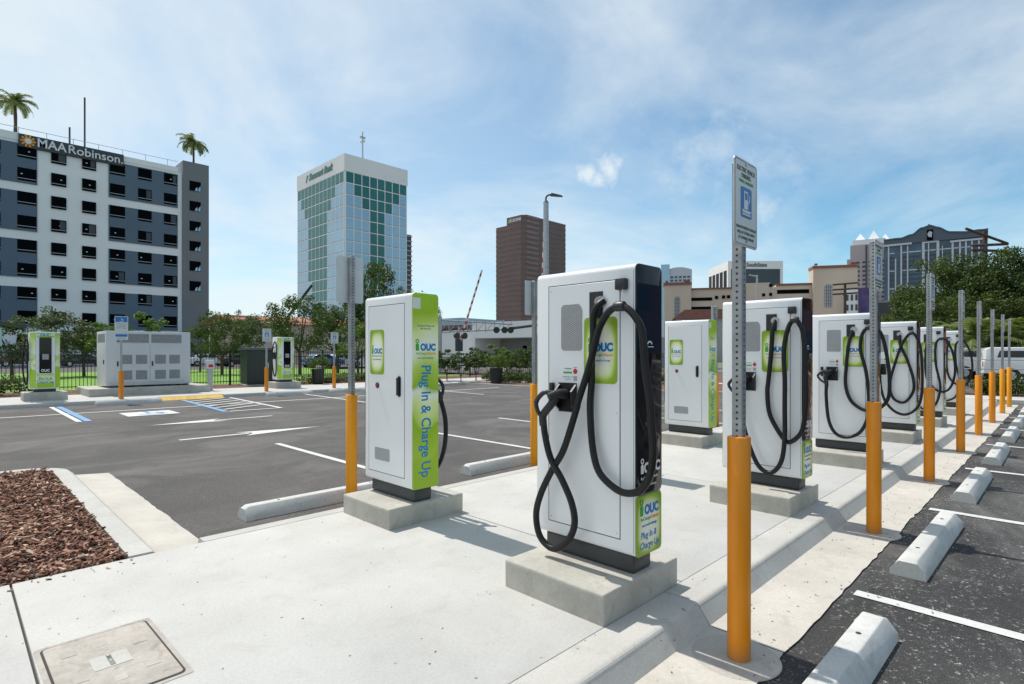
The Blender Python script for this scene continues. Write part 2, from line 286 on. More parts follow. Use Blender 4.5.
# ------------------------------------------------------------------ mesh helpers
class MB:
    def __init__(s): s.v = []; s.f = []
    def add(s, vs, fs):
        n = len(s.v); s.v += [tuple(q) for q in vs]; s.f += [tuple(i+n for i in q) for q in fs]; return s
    def box(s, x0, y0, z0, x1, y1, z1):
        return s.add([(x0,y0,z0),(x1,y0,z0),(x1,y1,z0),(x0,y1,z0),(x0,y0,z1),(x1,y0,z1),(x1,y1,z1),(x0,y1,z1)],
                     [(0,3,2,1),(4,5,6,7),(0,1,5,4),(1,2,6,5),(2,3,7,6),(3,0,4,7)])
    def quad(s, a, b, c, d): return s.add([a, b, c, d], [(0, 1, 2, 3)])
    def prism(s, pts, lo, hi, axis='z'):
        n = len(pts)
        P = {'z': lambda a, b, c: (a, b, c), 'x': lambda a, b, c: (c, a, b), 'y': lambda a, b, c: (a, c, b)}[axis]
        vs = [P(a, b, lo) for a, b in pts] + [P(a, b, hi) for a, b in pts]
        return s.add(vs, [tuple(range(n))[::-1], tuple(range(n, 2*n))] + [(i, (i+1) % n, n+(i+1) % n, n+i) for i in range(n)])
    def cyl(s, p, q, r0, r1=None, n=12, cap=True):
        r1 = r0 if r1 is None else r1; p, q = Vector(p), Vector(q); d = (q-p).normalized()
        a = d.orthogonal().normalized(); b = d.cross(a)
        vs = [p+(a*math.cos(t)+b*math.sin(t))*r0 for t in [2*math.pi*i/n for i in range(n)]] + [q+(a*math.cos(t)+b*math.sin(t))*r1 for t in [2*math.pi*i/n for i in range(n)]]
        return s.add(vs, [(i, (i+1) % n, n+(i+1) % n, n+i) for i in range(n)] + ([tuple(range(n))[::-1], tuple(range(n, 2*n))] if cap else []))
    def tube(s, pts, r, n=10):
        pts = [Vector(p) for p in pts]; k = len(pts); vs = []; up = None
        for i, p in enumerate(pts):
            d = (pts[min(i+1, k-1)]-pts[max(i-1, 0)]).normalized()
            a = d.orthogonal().normalized() if up is None else (up-d*up.dot(d)).normalized()
            up = a; b = d.cross(a)
            rr = r(i/(k-1)) if callable(r) else r
            vs += [p+(a*math.cos(2*math.pi*j/n)+b*math.sin(2*math.pi*j/n))*rr for j in range(n)]
        fs = [(i*n+j, i*n+(j+1) % n, (i+1)*n+(j+1) % n, (i+1)*n+j) for i in range(k-1) for j in range(n)]
        return s.add(vs, fs+[tuple(range(n))[::-1], tuple(range((k-1)*n, k*n))])
    def mesh(s, name, smooth=False, bevel=0, seg=2, angle=30):
        me = bpy.data.meshes.new(name); me.from_pydata(s.v, [], s.f)
        if bevel or smooth:
            bm = bmesh.new(); bm.from_mesh(me)
            if bevel:
                bmesh.ops.remove_doubles(bm, verts=bm.verts, dist=1e-5)
                es = [e for e in bm.edges if len(e.link_faces) == 2 and e.calc_face_angle(0) > R(angle)]
                bmesh.ops.bevel(bm, geom=es, offset=bevel, segments=seg, profile=.5, affect='EDGES', clamp_overlap=True)
            if smooth or (bevel and seg > 1):
                for f in bm.faces: f.smooth = True
                for e in bm.edges:
                    if len(e.link_faces) == 2 and e.calc_face_angle(0) > R(38): e.smooth = False
            bm.to_mesh(me); bm.free()
        return me
def spline(pts, k=6):
    P = [Vector(p) for p in pts]; P = [2*P[0]-P[1]]+P+[2*P[-1]-P[-2]]; o = []
    for i in range(1, len(P)-2):
        a, b, c, d = P[i-1:i+3]
        for j in range(k):
            t = j/k; o.append(.5*((2*b)+(-a+c)*t+(2*a-5*b+4*c-d)*t*t+(-a+3*b-3*c+d)*t**3))
    return o+[P[-2]]
def link(name, me, mat, parent=None):
    if isinstance(me, MB): me = me.mesh(name)
    o = bpy.data.objects.new(name, me); col.objects.link(o)
    if mat is not None and not me.materials: me.materials.append(M[mat] if isinstance(mat, str) else mat)
    if parent: o.parent = parent
    return o
def tag(o, label, cat, group=None, kind=None):
    if label: o['label'] = label
    if cat: o['category'] = cat
    if group: o['group'] = group
    if kind: o['kind'] = kind
    return o
def thing(name, label, cat, loc=(0, 0, 0), rz=0, group=None):
    o = bpy.data.objects.new(name, None); o.empty_display_size = .2; col.objects.link(o); o.location = loc; o.rotation_euler = (0, 0, rz)
    return tag(o, label, cat, group)
def kids(o): return [c for c in bpy.data.objects if c.parent == o]
def copy_tree(o, parent=None):
    c = o.copy(); col.objects.link(c)
    if parent: c.parent = parent
    for ch in kids(o): copy_tree(ch, c)
    return c
def dup(o, loc, rz, label, group=None):
    c = copy_tree(o); c.location = loc; c.rotation_euler = (0, 0, rz); c['label'] = label
    if group: c['group'] = group
    return c
def struct(name, me, mat): return tag(link(name, me, mat), None, None, kind='structure')
DIR = {'-y': ((1,0,0),(0,0,1),(0,-1,0)), '+y': ((-1,0,0),(0,0,1),(0,1,0)), '-x': ((0,-1,0),(0,0,1),(-1,0,0)), '+x': ((0,1,0),(0,0,1),(1,0,0))}
TXT = {}
def text_mesh(s, size, bold=0, align='CENTER', shear=0, squash=1):
    k = (s, size, bold, align, shear, squash)
    if k in TXT: return TXT[k]
    c = bpy.data.curves.new('lettering', 'FONT'); c.body = s; c.size = size; c.offset = bold; c.align_x = align; c.align_y = 'CENTER'; c.shear = shear; c.extrude = .0006 if size < 1 else .05; c.resolution_u = 3
    o = bpy.data.objects.new('lettering', c); col.objects.link(o); bpy.context.view_layer.update()
    me = bpy.data.meshes.new_from_object(o.evaluated_get(bpy.context.evaluated_depsgraph_get())); me.name = 'lettering'
    me.materials.clear()
    bpy.data.objects.remove(o); bpy.data.curves.remove(c)
    if squash != 1: me.transform(Matrix.Diagonal((squash, 1, 1, 1)))
    TXT[k] = me; return me
def letter(s, size, face, pos, mat, parent, bold=0, align='CENTER', rot=0, shear=0, squash=1, name='lettering'):
    """flat lettering on a face; rot turns it in the face (radians, counter-clockwise)"""
    me = text_mesh(s, size, bold, align, shear, squash)
    if me.materials and me.materials[0] != M[mat]: me = me.copy(); me.materials.clear()
    if not me.materials: me.materials.append(M[mat])
    o = bpy.data.objects.new(name, me); col.objects.link(o); o.parent = parent
    r, u_, n = [Vector(q) for q in DIR[face]]
    r, u_ = r*math.cos(rot)+u_*math.sin(rot), -r*math.sin(rot)+u_*math.cos(rot)
    o.matrix_local = Matrix.Translation(pos) @ Matrix((r, u_, n)).transposed().to_4x4()
    return o
def fit(o, w):
    xs_ = [v_.co.x for v_ in o.data.vertices]; o.scale.x = w/(max(xs_)-min(xs_)); return o
def rrect(u0, v0, u1, v1, r, n=4):
    o = []
    for cx_, cy_, a0 in ((u1-r, v1-r, 0), (u0+r, v1-r, 90), (u0+r, v0+r, 180), (u1-r, v0+r, 270)):
        o += [(cx_+r*math.cos(R(a0+90*i/n)), cy_+r*math.sin(R(a0+90*i/n))) for i in range(n+1)]
    return o
def plate(face, pts, base, t):
    """prism of outline pts (in the face's horizontal world axis and z), from plane `base` outwards by t"""
    ax = face[1]; sgn = -1 if face[0] == '-' else 1
    lo, hi = sorted((base, base+sgn*t))
    if ax == 'x': return MB().prism(pts, lo, hi, 'x')
    return MB().prism(pts, lo, hi, 'y')

# ------------------------------------------------------------------ ground, lots, pavements
LOT = -.125
struct('ground', MB().quad((-900,-900,-.22),(1600,-900,-.22),(1600,1600,-.22),(-900,1600,-.22)), 'ground')
struct('parking_lot_near_road', MB().quad((-14,-22,LOT),(27,-22,LOT),(27,1.3,LOT-.004),(-14,1.3,LOT-.004)), 'asphR')
struct('parking_lot', MB().quad((-25,5.3,LOT-.004),(24,5.3,LOT-.004),(24,22.5,LOT-.004),(-25,22.5,LOT-.004)), 'asphL')
# island slabs, with open joints between the pours
cuts = [-9, -6, -3, .305, 3.53, 6.5, 9.47, 12.44, 15.4, 18.4, 21.3, 24.6]
sl = MB(); g = .006
for a, b in zip(cuts[:-1], cuts[1:]):
    sl.box(a+g, 1.872, -.19, b-g, 5.055, 0)
struct('pavement', sl.mesh('pavement', bevel=.006, seg=2), 'slab')
struct('joint_base', MB().box(-9, 1.86, -.2, 24.6, 5.06, -.022), 'joint')
# kerb and gutter towards the near lot
kb = MB(); xs = [-9]+[.33+2.97*i for i in range(-2, 9)]
for a, b in zip(xs[:-1], xs[1:]):
    kb.prism([(1.866, -.2), (1.866, 0), (1.665, .0), (1.652, -.002), (1.640, -.007), (1.631, -.016), (1.625, -.027), (1.555, -.125), (1.555, -.19)], a+.003, b-.003, 'x')
struct('kerb', kb.mesh('kerb'), 'kerb')
gt = MB()
def wob(x, s=0): return 1.12+.022*noise.noise(Vector((x*1.7, s, 0)))+.018*noise.noise(Vector((x*9, s, 3)))
for a, b in zip(xs[:-1], xs[1:]):
    n_ = 30
    for i in range(n_):
        p, q = a+.004+(b-a-.008)*i/n_, a+.004+(b-a-.008)*(i+1)/n_
        gt.quad((p, wob(p), -.119), (q, wob(q), -.119), (q, 1.56, -.117), (p, 1.56, -.117))
struct('gutter', gt, 'gutter')
struct('kerb', MB().prism([(5.061, -.2), (5.061, .0), (5.19, .0), (5.215, -.02), (5.235, -.06), (5.25, -.2)], 1.5, 24.4, 'x').mesh('kerb', smooth=True), 'kerb')
# mulch bed corner: kerb along its right side and far end
kc = MB(); kc.prism([(.975, -.2), (.975, .012), (1.13, .012), (1.17, -.02), (1.19, -.12), (1.19, -.2)], 5.062, 9.3, 'y')
struct('kerb', kc.mesh('kerb', smooth=True), 'kerb')
arc = MB(); N = 14
for i in range(N):
    a0, a1 = R(90*i/N), R(90*(i+1)/N)
    for (ri, ro, zi, zo) in ((.40, .56, .012, .012), (.56, .62, .012, -.13)):
        c = (.575, 9.3)
        P = lambda r_, a, z: (c[0]+r_*math.cos(a), c[1]+r_*math.sin(a), z)
        arc.quad(P(ri, a0, zi), P(ro, a0, zo), P(ro, a1, zo), P(ri, a1, zi))
    arc.quad((c[0]+.4*math.cos(a1), c[1]+.4*math.sin(a1), .012), (c[0]+.4*math.cos(a1), c[1]+.4*math.sin(a1), -.1), (c[0]+.4*math.cos(a0), c[1]+.4*math.sin(a0), -.1), (c[0]+.4*math.cos(a0), c[1]+.4*math.sin(a0), .012))
arc.box(-9, 9.70, -.2, .575, 9.86, .012)
struct('kerb', arc, 'kerb')
gp = MB(); ys = [5.062+(9.5-5.062)*i/40 for i in range(41)]
for p, q in zip(ys[:-1], ys[1:]):
    wp = 1.60+.012*noise.noise(Vector((p*2.2, 9, 0)))+.015*noise.noise(Vector((p*11, 4, 0))); wq = 1.60+.012*noise.noise(Vector((q*2.2, 9, 0)))+.015*noise.noise(Vector((q*11, 4, 0)))
    gp.quad((1.18, p, -.085), (wp, p, -.119), (wq, q, -.119), (1.18, q, -.085))
struct('gutter', gp, 'gutter')
struct('flush_apron', MB().prism([(5.058, -.2), (5.058, -.004), (5.40, -.121), (5.40, -.2)], 1.20, 1.66, 'x'), 'kerb')
# mulch: bed plus loose bark chips
struct('mulch_bed', MB().quad((-9, 5.062, -.02), (.98, 5.062, -.02), (.98, 9.75, -.02), (-9, 9.75, -.02)), 'soil')
rng = np.random.default_rng(5)
def chips(n, x0, x1, y0, y1, z0, z1, s0, s1, name, mats, seed):
    rg = np.random.default_rng(seed)
    c = np.stack([rg.uniform(x0, x1, n), rg.uniform(y0, y1, n), rg.uniform(z0, z1, n)], 1)
    L = rg.uniform(s0, s1, n); W = L*rg.uniform(.25, .6, n); T = L*.16
    yaw = rg.uniform(0, 2*np.pi, n); pit = rg.normal(0, .32, n); rol = rg.normal(0, .4, n)
    cy, sy, cp, sp, cr, sr = np.cos(yaw), np.sin(yaw), np.cos(pit), np.sin(pit), np.cos(rol), np.sin(rol)
    ax = np.stack([cy*cp, sy*cp, sp], 1); ay0 = np.stack([-sy, cy, 0*cy], 1); az0 = np.cross(ax, ay0)
    ay = ay0*cr[:, None]+az0*sr[:, None]; az_ = np.cross(ax, ay)
    V = np.zeros((n, 8, 3)); k = 0
    for sx, syy, sz in ((-1,-1,-1),(1,-.7,-1),(1,.6,-1),(-1,.9,-1),(-1,-1,1),(1,-.7,1),(1,.6,1),(-1,.9,1)):
        V[:, k] = c+ax*(L*sx/2)[:, None]+ay*(W*syy/2)[:, None]+az_*(T*sz/2)[:, None]; k += 1
    F = np.array([(0,3,2,1),(4,5,6,7),(0,1,5,4),(1,2,6,5),(2,3,7,6),(3,0,4,7)])
    F = (F[None]+8*np.arange(n)[:, None, None]).reshape(-1, 4)
    me = bpy.data.meshes.new(name); me.from_pydata(V.reshape(-1, 3).tolist(), [], F.tolist())
    return me
def chipmat(name, stops):
    m, t, p = newmat(name); g_ = t.nodes.new('ShaderNodeNewGeometry')
    lk(t, ramp(t, g_.outputs['Random Per Island'], stops), p.inputs['Base Color']); p.inputs['Roughness'].default_value = .85; return m
M['chip'] = chipmat('bark_chip', [(0, (.06, .026, .015)), (.25, (.15, .062, .036)), (.5, (.27, .125, .08)), (.78, (.40, .22, .15)), (.92, (.52, .34, .23)), (1, (.60, .47, .33))])
tag(link('bark_mulch', chips(26000, -2.6, .965, 5.07, 9.68, -.015, .030, .012, .062, 'bark_mulch', None, 3), 'chip'), 'reddish brown bark chips filling the kerbed planting bed at the left', 'mulch', kind='stuff')

cr = chips(55, -1.0, 1.0, 4.88, 5.06, .002, .006, .012, .035, 'bark_mulch', None, 8)
tag(link('scattered_bark', cr, 'chip'), 'loose bark chips scattered on the pavement beside the planting bed', 'mulch', kind='stuff')
M['grit'] = chipmat('dark_grit', [(0, (.10, .08, .06)), (.6, (.20, .17, .14)), (1, (.33, .30, .26))])
gm = chips(420, .2, 12, 1.55, 5.0, .001, .003, .004, .014, 'grit', None, 12)
tag(link('grit', gm, 'grit'), 'fine dark grit and crumbs lying on the pavement', 'grit', kind='stuff')
gm = chips(500, 1.5, 12, .6, 1.54, -.117, -.113, .004, .018, 'grit', None, 13)
tag(link('grit', gm, 'grit'), 'fine dark grit and crumbs lying in the gutter', 'grit', kind='stuff')

# far pavement, kerb, planting strip and lawn
fk = MB(); fk.prism([(22.40, -.2), (22.40, -.05), (22.43, -.01), (22.47, 0), (22.60, 0), (22.60, -.2)], -25, 5.2, 'x'); fk.prism([(22.40, -.2), (22.40, -.05), (22.43, -.01), (22.47, 0), (22.60, 0), (22.60, -.2)], 7.3, 19.0, 'x')
struct('kerb', fk.mesh('kerb', smooth=True), 'kerb')
struct('ramp', MB().add([(5.2, 22.42, LOT), (7.3, 22.42, LOT), (7.3, 22.6, -.006), (5.2, 22.6, -.006)], [(0, 1, 2, 3)]), 'lineY')
struct('pavement', MB().box(-25, 22.603, -.2, 30, 26.0, 0), 'slab')
struct('planting_bed', MB().quad((-40, 26.0, -.01), (60, 26.0, -.01), (60, 29.6, -.01), (-40, 29.6, -.01)), 'soil2')
tag(link('lawn', MB().quad((-60, 29.6, -.02), (26, 29.6, -.02), (26, 56, -.02), (-60, 56, -.02)), 'grass'), 'sunlit green lawn beyond the black iron fence', 'lawn', kind='stuff')
struct('street', MB().quad((-120, 56, -.06), (160, 56, -.06), (160, 74, -.06), (-120, 74, -.06)), 'asphL')
# landscaped end of the lots on the right
struct('kerb', MB().prism([(19.0, 22.6), (19.15, 22.6), (19.15, 15.6), (24.2, 5.3), (24.05, 5.3), (19.0, 15.5)], -.2, 0, 'z'), 'kerb')
struct('planting_bed', MB().prism([(19.16, 22.6), (38, 22.6), (38, 5.3), (24.22, 5.3), (19.16, 15.6)], -.2, -.006, 'z'), 'soil2')
struct('path', MB().prism([(19.4, 22.59), (20.6, 22.59), (30, 9.8), (30, 8.2)], -.19, .002, 'z'), 'slab')
struct('pavement', MB().box(24.62, -22, -.2, 26.4, 5.2, 0), 'slab')
struct('street', MB().quad((28.2, -40, -.05), (46, -40, -.05), (46, 40, -.05), (28.2, 40, -.05)), 'asphL')
struct('planting_bed', MB().quad((26.4, -22, -.01), (28.2, -22, -.01), (28.2, 5.2, -.01), (26.4, 5.2, -.01)), 'soil2')

# painted markings
ZL = LOT+.003
def strip(a, b, w, mat, z=ZL, name='painted_line'):
    a, b = Vector((*a, z)), Vector((*b, z)); d = (b-a).normalized(); n = Vector((-d.y, d.x, 0))*w/2
    k = max(1, int((b-a).length/.25)); mb = MB()
    rr = [(w*.04*noise.noise(Vector((i*3.1, a.x, a.y)))) for i in range(k+1)]
    for i in range(k):
        p, q = a+(b-a)*i/k, a+(b-a)*(i+1)/k; e0, e1 = n.normalized()*rr[i], n.normalized()*rr[i+1]
        mb.quad(p-n+e0, q-n+e1, q+n+e1, p+n+e0)
    return struct(name, mb, mat)
for i in range(7): strip((4.49+2.97*i, 1.06), (4.43+2.97*i, -4.2), .105, 'lineW')
for x in (4.31, 7.22, 10.0, 12.95, 15.9): strip((x, 10.4), (x, 5.75), .105, 'lineW')
strip((-12, 19.5), (18.7, 19.42), .14, 'lineW', ZL)
strip((2.27, 22.2), (2.27, 17.0), .12, 'lineW', ZL+.004); strip((2.45, 22.2), (2.45, 17.0), .15, 'lineB', ZL+.004)
strip((-3.4, 22.2), (-3.4, 17.0), .12, 'lineW', ZL+.004)
strip((5.88, 22.2), (5.60, 17.0), .16, 'lineB', ZL+.004); strip((7.45, 22.2), (7.15, 16.9), .12, 'lineW', ZL+.004); strip((5.68, 16.95), (7.2, 16.95), .12, 'lineW', ZL+.008)
for i in range(6): strip((5.75+.02*i, 17.6+.75*i), (7.1+.03*i, 18.35+.75*i), .13, 'lineW', ZL+.012)
for x in (10.2, 13.0, 15.4): strip((x, 22.2), (x-.25, 16.6), .12, 'lineW', ZL+.004)
struct('painted_square', MB().quad((3.36, 17.5, ZL), (4.58, 17.5, ZL), (4.58, 18.65, ZL), (3.36, 18.65, ZL)), 'lineW')
def isa(mb, cx_, cy_, s, z, flip=1):      # wheelchair symbol in plan
    def P(x, y): return (cx_+x*s, cy_+y*s*flip, z)
    ring = []
    for i in range(10):
        a0, a1 = R(200+i*21), R(200+(i+1)*21)
        mb.quad(P(.26*math.cos(a0), -.1+.26*math.sin(a0)), P(.34*math.cos(a0), -.1+.34*math.sin(a0)), P(.34*math.cos(a1), -.1+.34*math.sin(a1)), P(.26*math.cos(a1), -.1+.26*math.sin(a1)))
    mb.quad(P(-.06, .38), P(.04, .38), P(.04, -.05), P(-.06, -.05)); mb.quad(P(-.06, .02), P(.22, .02), P(.22, -.06), P(-.06, -.06)); mb.quad(P(.16, -.02), P(.24, -.02), P(.38, -.34), P(.30, -.36))
    mb.prism([(cx_+s*(-.01+.07*math.cos(R(30*i))), cy_+flip*s*(.46+.07*math.sin(R(30*i)))) for i in range(12)], z-.001, z+.0005)
mb = MB(); isa(mb, 3.97, 18.1, 1.0, ZL+.004); struct('painted_symbol', mb, 'lineB')
def arrow(tail, head, w, hl, hw, z=ZL):
    a, b = Vector((*tail, z)), Vector((*head, z)); d = (b-a).normalized(); n = Vector((-d.y, d.x, 0)); h = b-d*hl
    struct('painted_line', MB().quad(a-n*w/2, h-d*.06-n*w/2, h-d*.06+n*w/2, a+n*w/2), 'lineW')
    struct('painted_arrow', MB().add([h-n*w/2, h-n*hw/2-d*.22, b, h+n*hw/2-d*.22, h+n*w/2], [(0, 1, 2), (0, 2, 4), (4, 2, 3)]), 'lineW')
arrow((6.1, 15.03), (3.28, 15.03), .12, 1.4, .62); arrow((3.15, 12.12), (6.0, 12.12), .12, 1.5, .62)

# access cover in the pavement
cv = thing('access_cover', 'rectangular utility access cover set flush in the concrete pavement', 'access cover', (.585, 3.43, 0), R(1))
link('rim', MB().prism(rrect(-.262, -.405, .262, .405, .02), -.01, .0025).mesh('rim'), 'cover', cv)
link('gap', MB().prism(rrect(-.238, -.380, .238, .380, .03), .0, .0045), 'joint', cv)
lid = link('lid', MB().prism(rrect(-.228, -.370, .228, .370, .024), .0, .0085).mesh('lid', bevel=.003, seg=2), 'cover', cv)
link('identification_plate', MB().prism(rrect(-.08, -.075, .08, .075, .004), .008, .0105), 'kerb', lid)
for x, y in ((0, .23), (0, -.21)): link('lift_slot', MB().prism(rrect(x-.025, y-.035, x+.025, y+.035, .004), .008, .0095), 'collar', lid)
for x, y in ((-.14, .22), (.15, .13), (-.14, -.1), (.14, -.17)):
    link('cast_mark', MB().prism(rrect(x-.032, y-.038, x+.032, y+.038, .004), .008, .0105).mesh('cast_mark', bevel=.002, seg=1), 'cover', lid)
letter('ELECTRIC', .030, '-y', (0, .012, .0118), 'grey_ink', lid).matrix_local = Matrix.Translation((0, .0, .0118)) @ Matrix.Rotation(math.pi/2, 4, 'Z')

# ------------------------------------------------------------------ charging stations
HB = [(.22,1.89),(.25,1.85),(.28,1.78),(.28,1.66),(.29,1.51),(.29,1.37),(.3,1.2),(.28,.96),(.23,.81),(.12,.73),(.02,.71),(-.08,.75),(-.14,.85),(-.16,.99),(-.15,1.15),(-.14,1.28),(-.11,1.48),(-.1,1.62),(-.08,1.72),(-.01,1.81),(.06,1.84),(.14,1.81),(.21,1.71),(.25,1.58),(.3,1.43),(.37,1.25),(.39,1.18),(.49,.92),(.59,.77),(.69,.59),(.73,.44),(.69,.3),(.57,.25),(.45,.33),(.39,.45),(.41,.58),(.49,.72),(.59,.85),(.64,1.0),(.63,1.12)]
HC = [(.24,1.89),(.26,1.8),(.27,1.64),(.28,1.49),(.3,1.28),(.31,1.15),(.29,.95),(.22,.8),(.13,.68),(.06,.69),(-.02,.79),(-.05,.96),(-.06,1.2),(-.04,1.7),(0,1.84),(.04,1.88),(.09,1.83),(.13,1.67),(.14,1.51),(.13,1.29),(.13,1.03),(.13,.71),(.16,.48),(.24,.36),(.33,.36),(.41,.45),(.5,.68),(.56,.95),(.58,1.12)]
HD = [(.26,1.87),(.3,1.69),(.33,1.39),(.34,1.11),(.28,.9),(.16,.79),(.06,.77),(-.07,.81),(-.17,.96),(-.18,1.25),(-.15,1.54),(-.1,1.78),(-.03,1.89),(.06,1.9),(.13,1.81),(.15,1.6),(.09,1.33),(.06,1.09),(.05,.86),(.07,.65),(.16,.46),(.32,.38),(.46,.43),(.54,.61),(.57,.92),(.56,1.12)]
HE = [(.24,1.87),(.23,1.7),(.13,1.44),(.04,1.11),(.04,.88),(.16,.69),(.3,.72),(.37,.86),(.37,1.07),(.3,1.37),(.2,1.7),(.06,1.9),(-.05,1.73),(-.09,1.38),(-.09,.89),(-.03,.62),(.13,.48),(.3,.52),(.44,.69),(.5,.89),(.52,1.12)]
HF = [(.27,1.86),(.3,1.57),(.3,1.17),(.23,.89),(.04,.73),(-.12,.82),(-.2,1.14),(-.17,1.53),(-.06,1.81),(.04,1.85),(.12,1.73),(.12,1.33),(.05,.93),(.05,.73),(.13,.45),(.33,.35),(.46,.5),(.55,.8),(.57,1.12)]
PL = .181                               # plinth height
BX, BY, B0, B1 = .15, .40, .125, 1.925   # body half sizes, bottom, top above the plinth
def icon_i(parent, face, pos, s, mat='green'):
    """green letter i shaped like a plug"""
    r, u_, n = [Vector(q) for q in DIR[face]]; mb = MB()
    def P(a, b, c): return Vector(pos)+r*a*s+u_*b*s+n*c
    def slab(pts):
        k = len(pts); mb.add([P(a, b, 0) for a, b in pts]+[P(a, b, .0012) for a, b in pts], [tuple(range(k)), tuple(range(k, 2*k))]+[(i, (i+1) % k, k+(i+1) % k, k+i) for i in range(k)])
    slab(rrect(-.21, -.55, .21, .18, .06)); 
    for i in range(12):
        a0, a1 = R(i*30), R(i*30+30)
        slab([(.13*math.cos(a0), .48+.13*math.sin(a0)), (.24*math.cos(a0), .48+.24*math.sin(a0)), (.24*math.cos(a1), .48+.24*math.sin(a1)), (.13*math.cos(a1), .48+.13*math.sin(a1))])
    slab([(-.07, .2), (.07, .2), (.07, .28), (-.07, .28)])
    return link('plug_symbol', mb, mat, parent)
def brand(parent, face, pos, w, mats=('ocean', 'green', 'orangeink', 'navy'), url=True):
    """logo lettering centred on pos, overall width w"""
    r, u_, n = [Vector(q) for q in DIR[face]]; p = Vector(pos)
    fit(letter('OUC', w*.36, face, p+r*w*.115, mats[0], parent, bold=w*.021), w*.74)
    icon_i(parent, face, p-r*w*.40+u_*w*.07, w*.36, mats[1])
    letter('ReCharge', w*.125, face, p-r*w*.20-u_*w*.235, mats[1], parent)
    letter('Orlando', w*.13, face, p+r*w*.27-u_*w*.235, mats[2], parent, bold=w*.003)
    if url: letter('ouc.com/recharge', w*.105, face, p-u_*w*.41, mats[3], parent)

OUT = [.06]
def cable_parts(root, H, hanger=True):
    n = len(H); pts = []
    for i, (t, z) in enumerate(H):
        k = i/(n-1); x = -(BX+.040+OUT[0]*min(1, k*1.1))
        if i == 0: x = -BX-.01
        if i == 1: x = -BX-.045
        pts.append((x, t-.4, z-PL))
    endp = Vector(pts[-1]); endp.x = -BX-.13; pts[-1] = endp
    link('charging_cable', MB().tube(spline(pts, 7), .0225, 12).mesh('charging_cable', smooth=True), 'rubber', root)
    return endp
def connector(root, e):
    """plug in its socket: sloping black housing, and a D-shaped grip reaching out and down to the cable"""
    y = .125; mb = MB(); soc = Vector((-BX-.02, y, 1.10))
    mb.tube([soc, soc+Vector((-.05, .015, .004)), soc+Vector((-.085, .03, -.002)), soc+Vector((-.12, .05, -.014))], lambda k: .036-.010*k, 14)
    h0 = soc+Vector((-.105, .045, .012)); back = [h0, h0+Vector((-.02, .04, .0)), h0+Vector((-.035, .08, -.04)), h0+Vector((-.04, .095, -.075))]
    mb.tube(spline(back, 5), .0165, 10)
    lo = [soc+Vector((-.07, .03, -.02)), soc+Vector((-.09, .055, -.07)), e+Vector((-.0, -.0, .02)), e+Vector((0, 0, -.05))]
    mb.tube(spline(lo, 5), lambda k: .029-.004*k, 12)
    mb.tube(spline([back[-1], back[-1].lerp(e, .5)+Vector((-.005, .01, -.005)), e+Vector((0, .005, .0))], 5), .015, 10)
    link('connector', mb.mesh('connector', smooth=True), 'blackplastic', root)

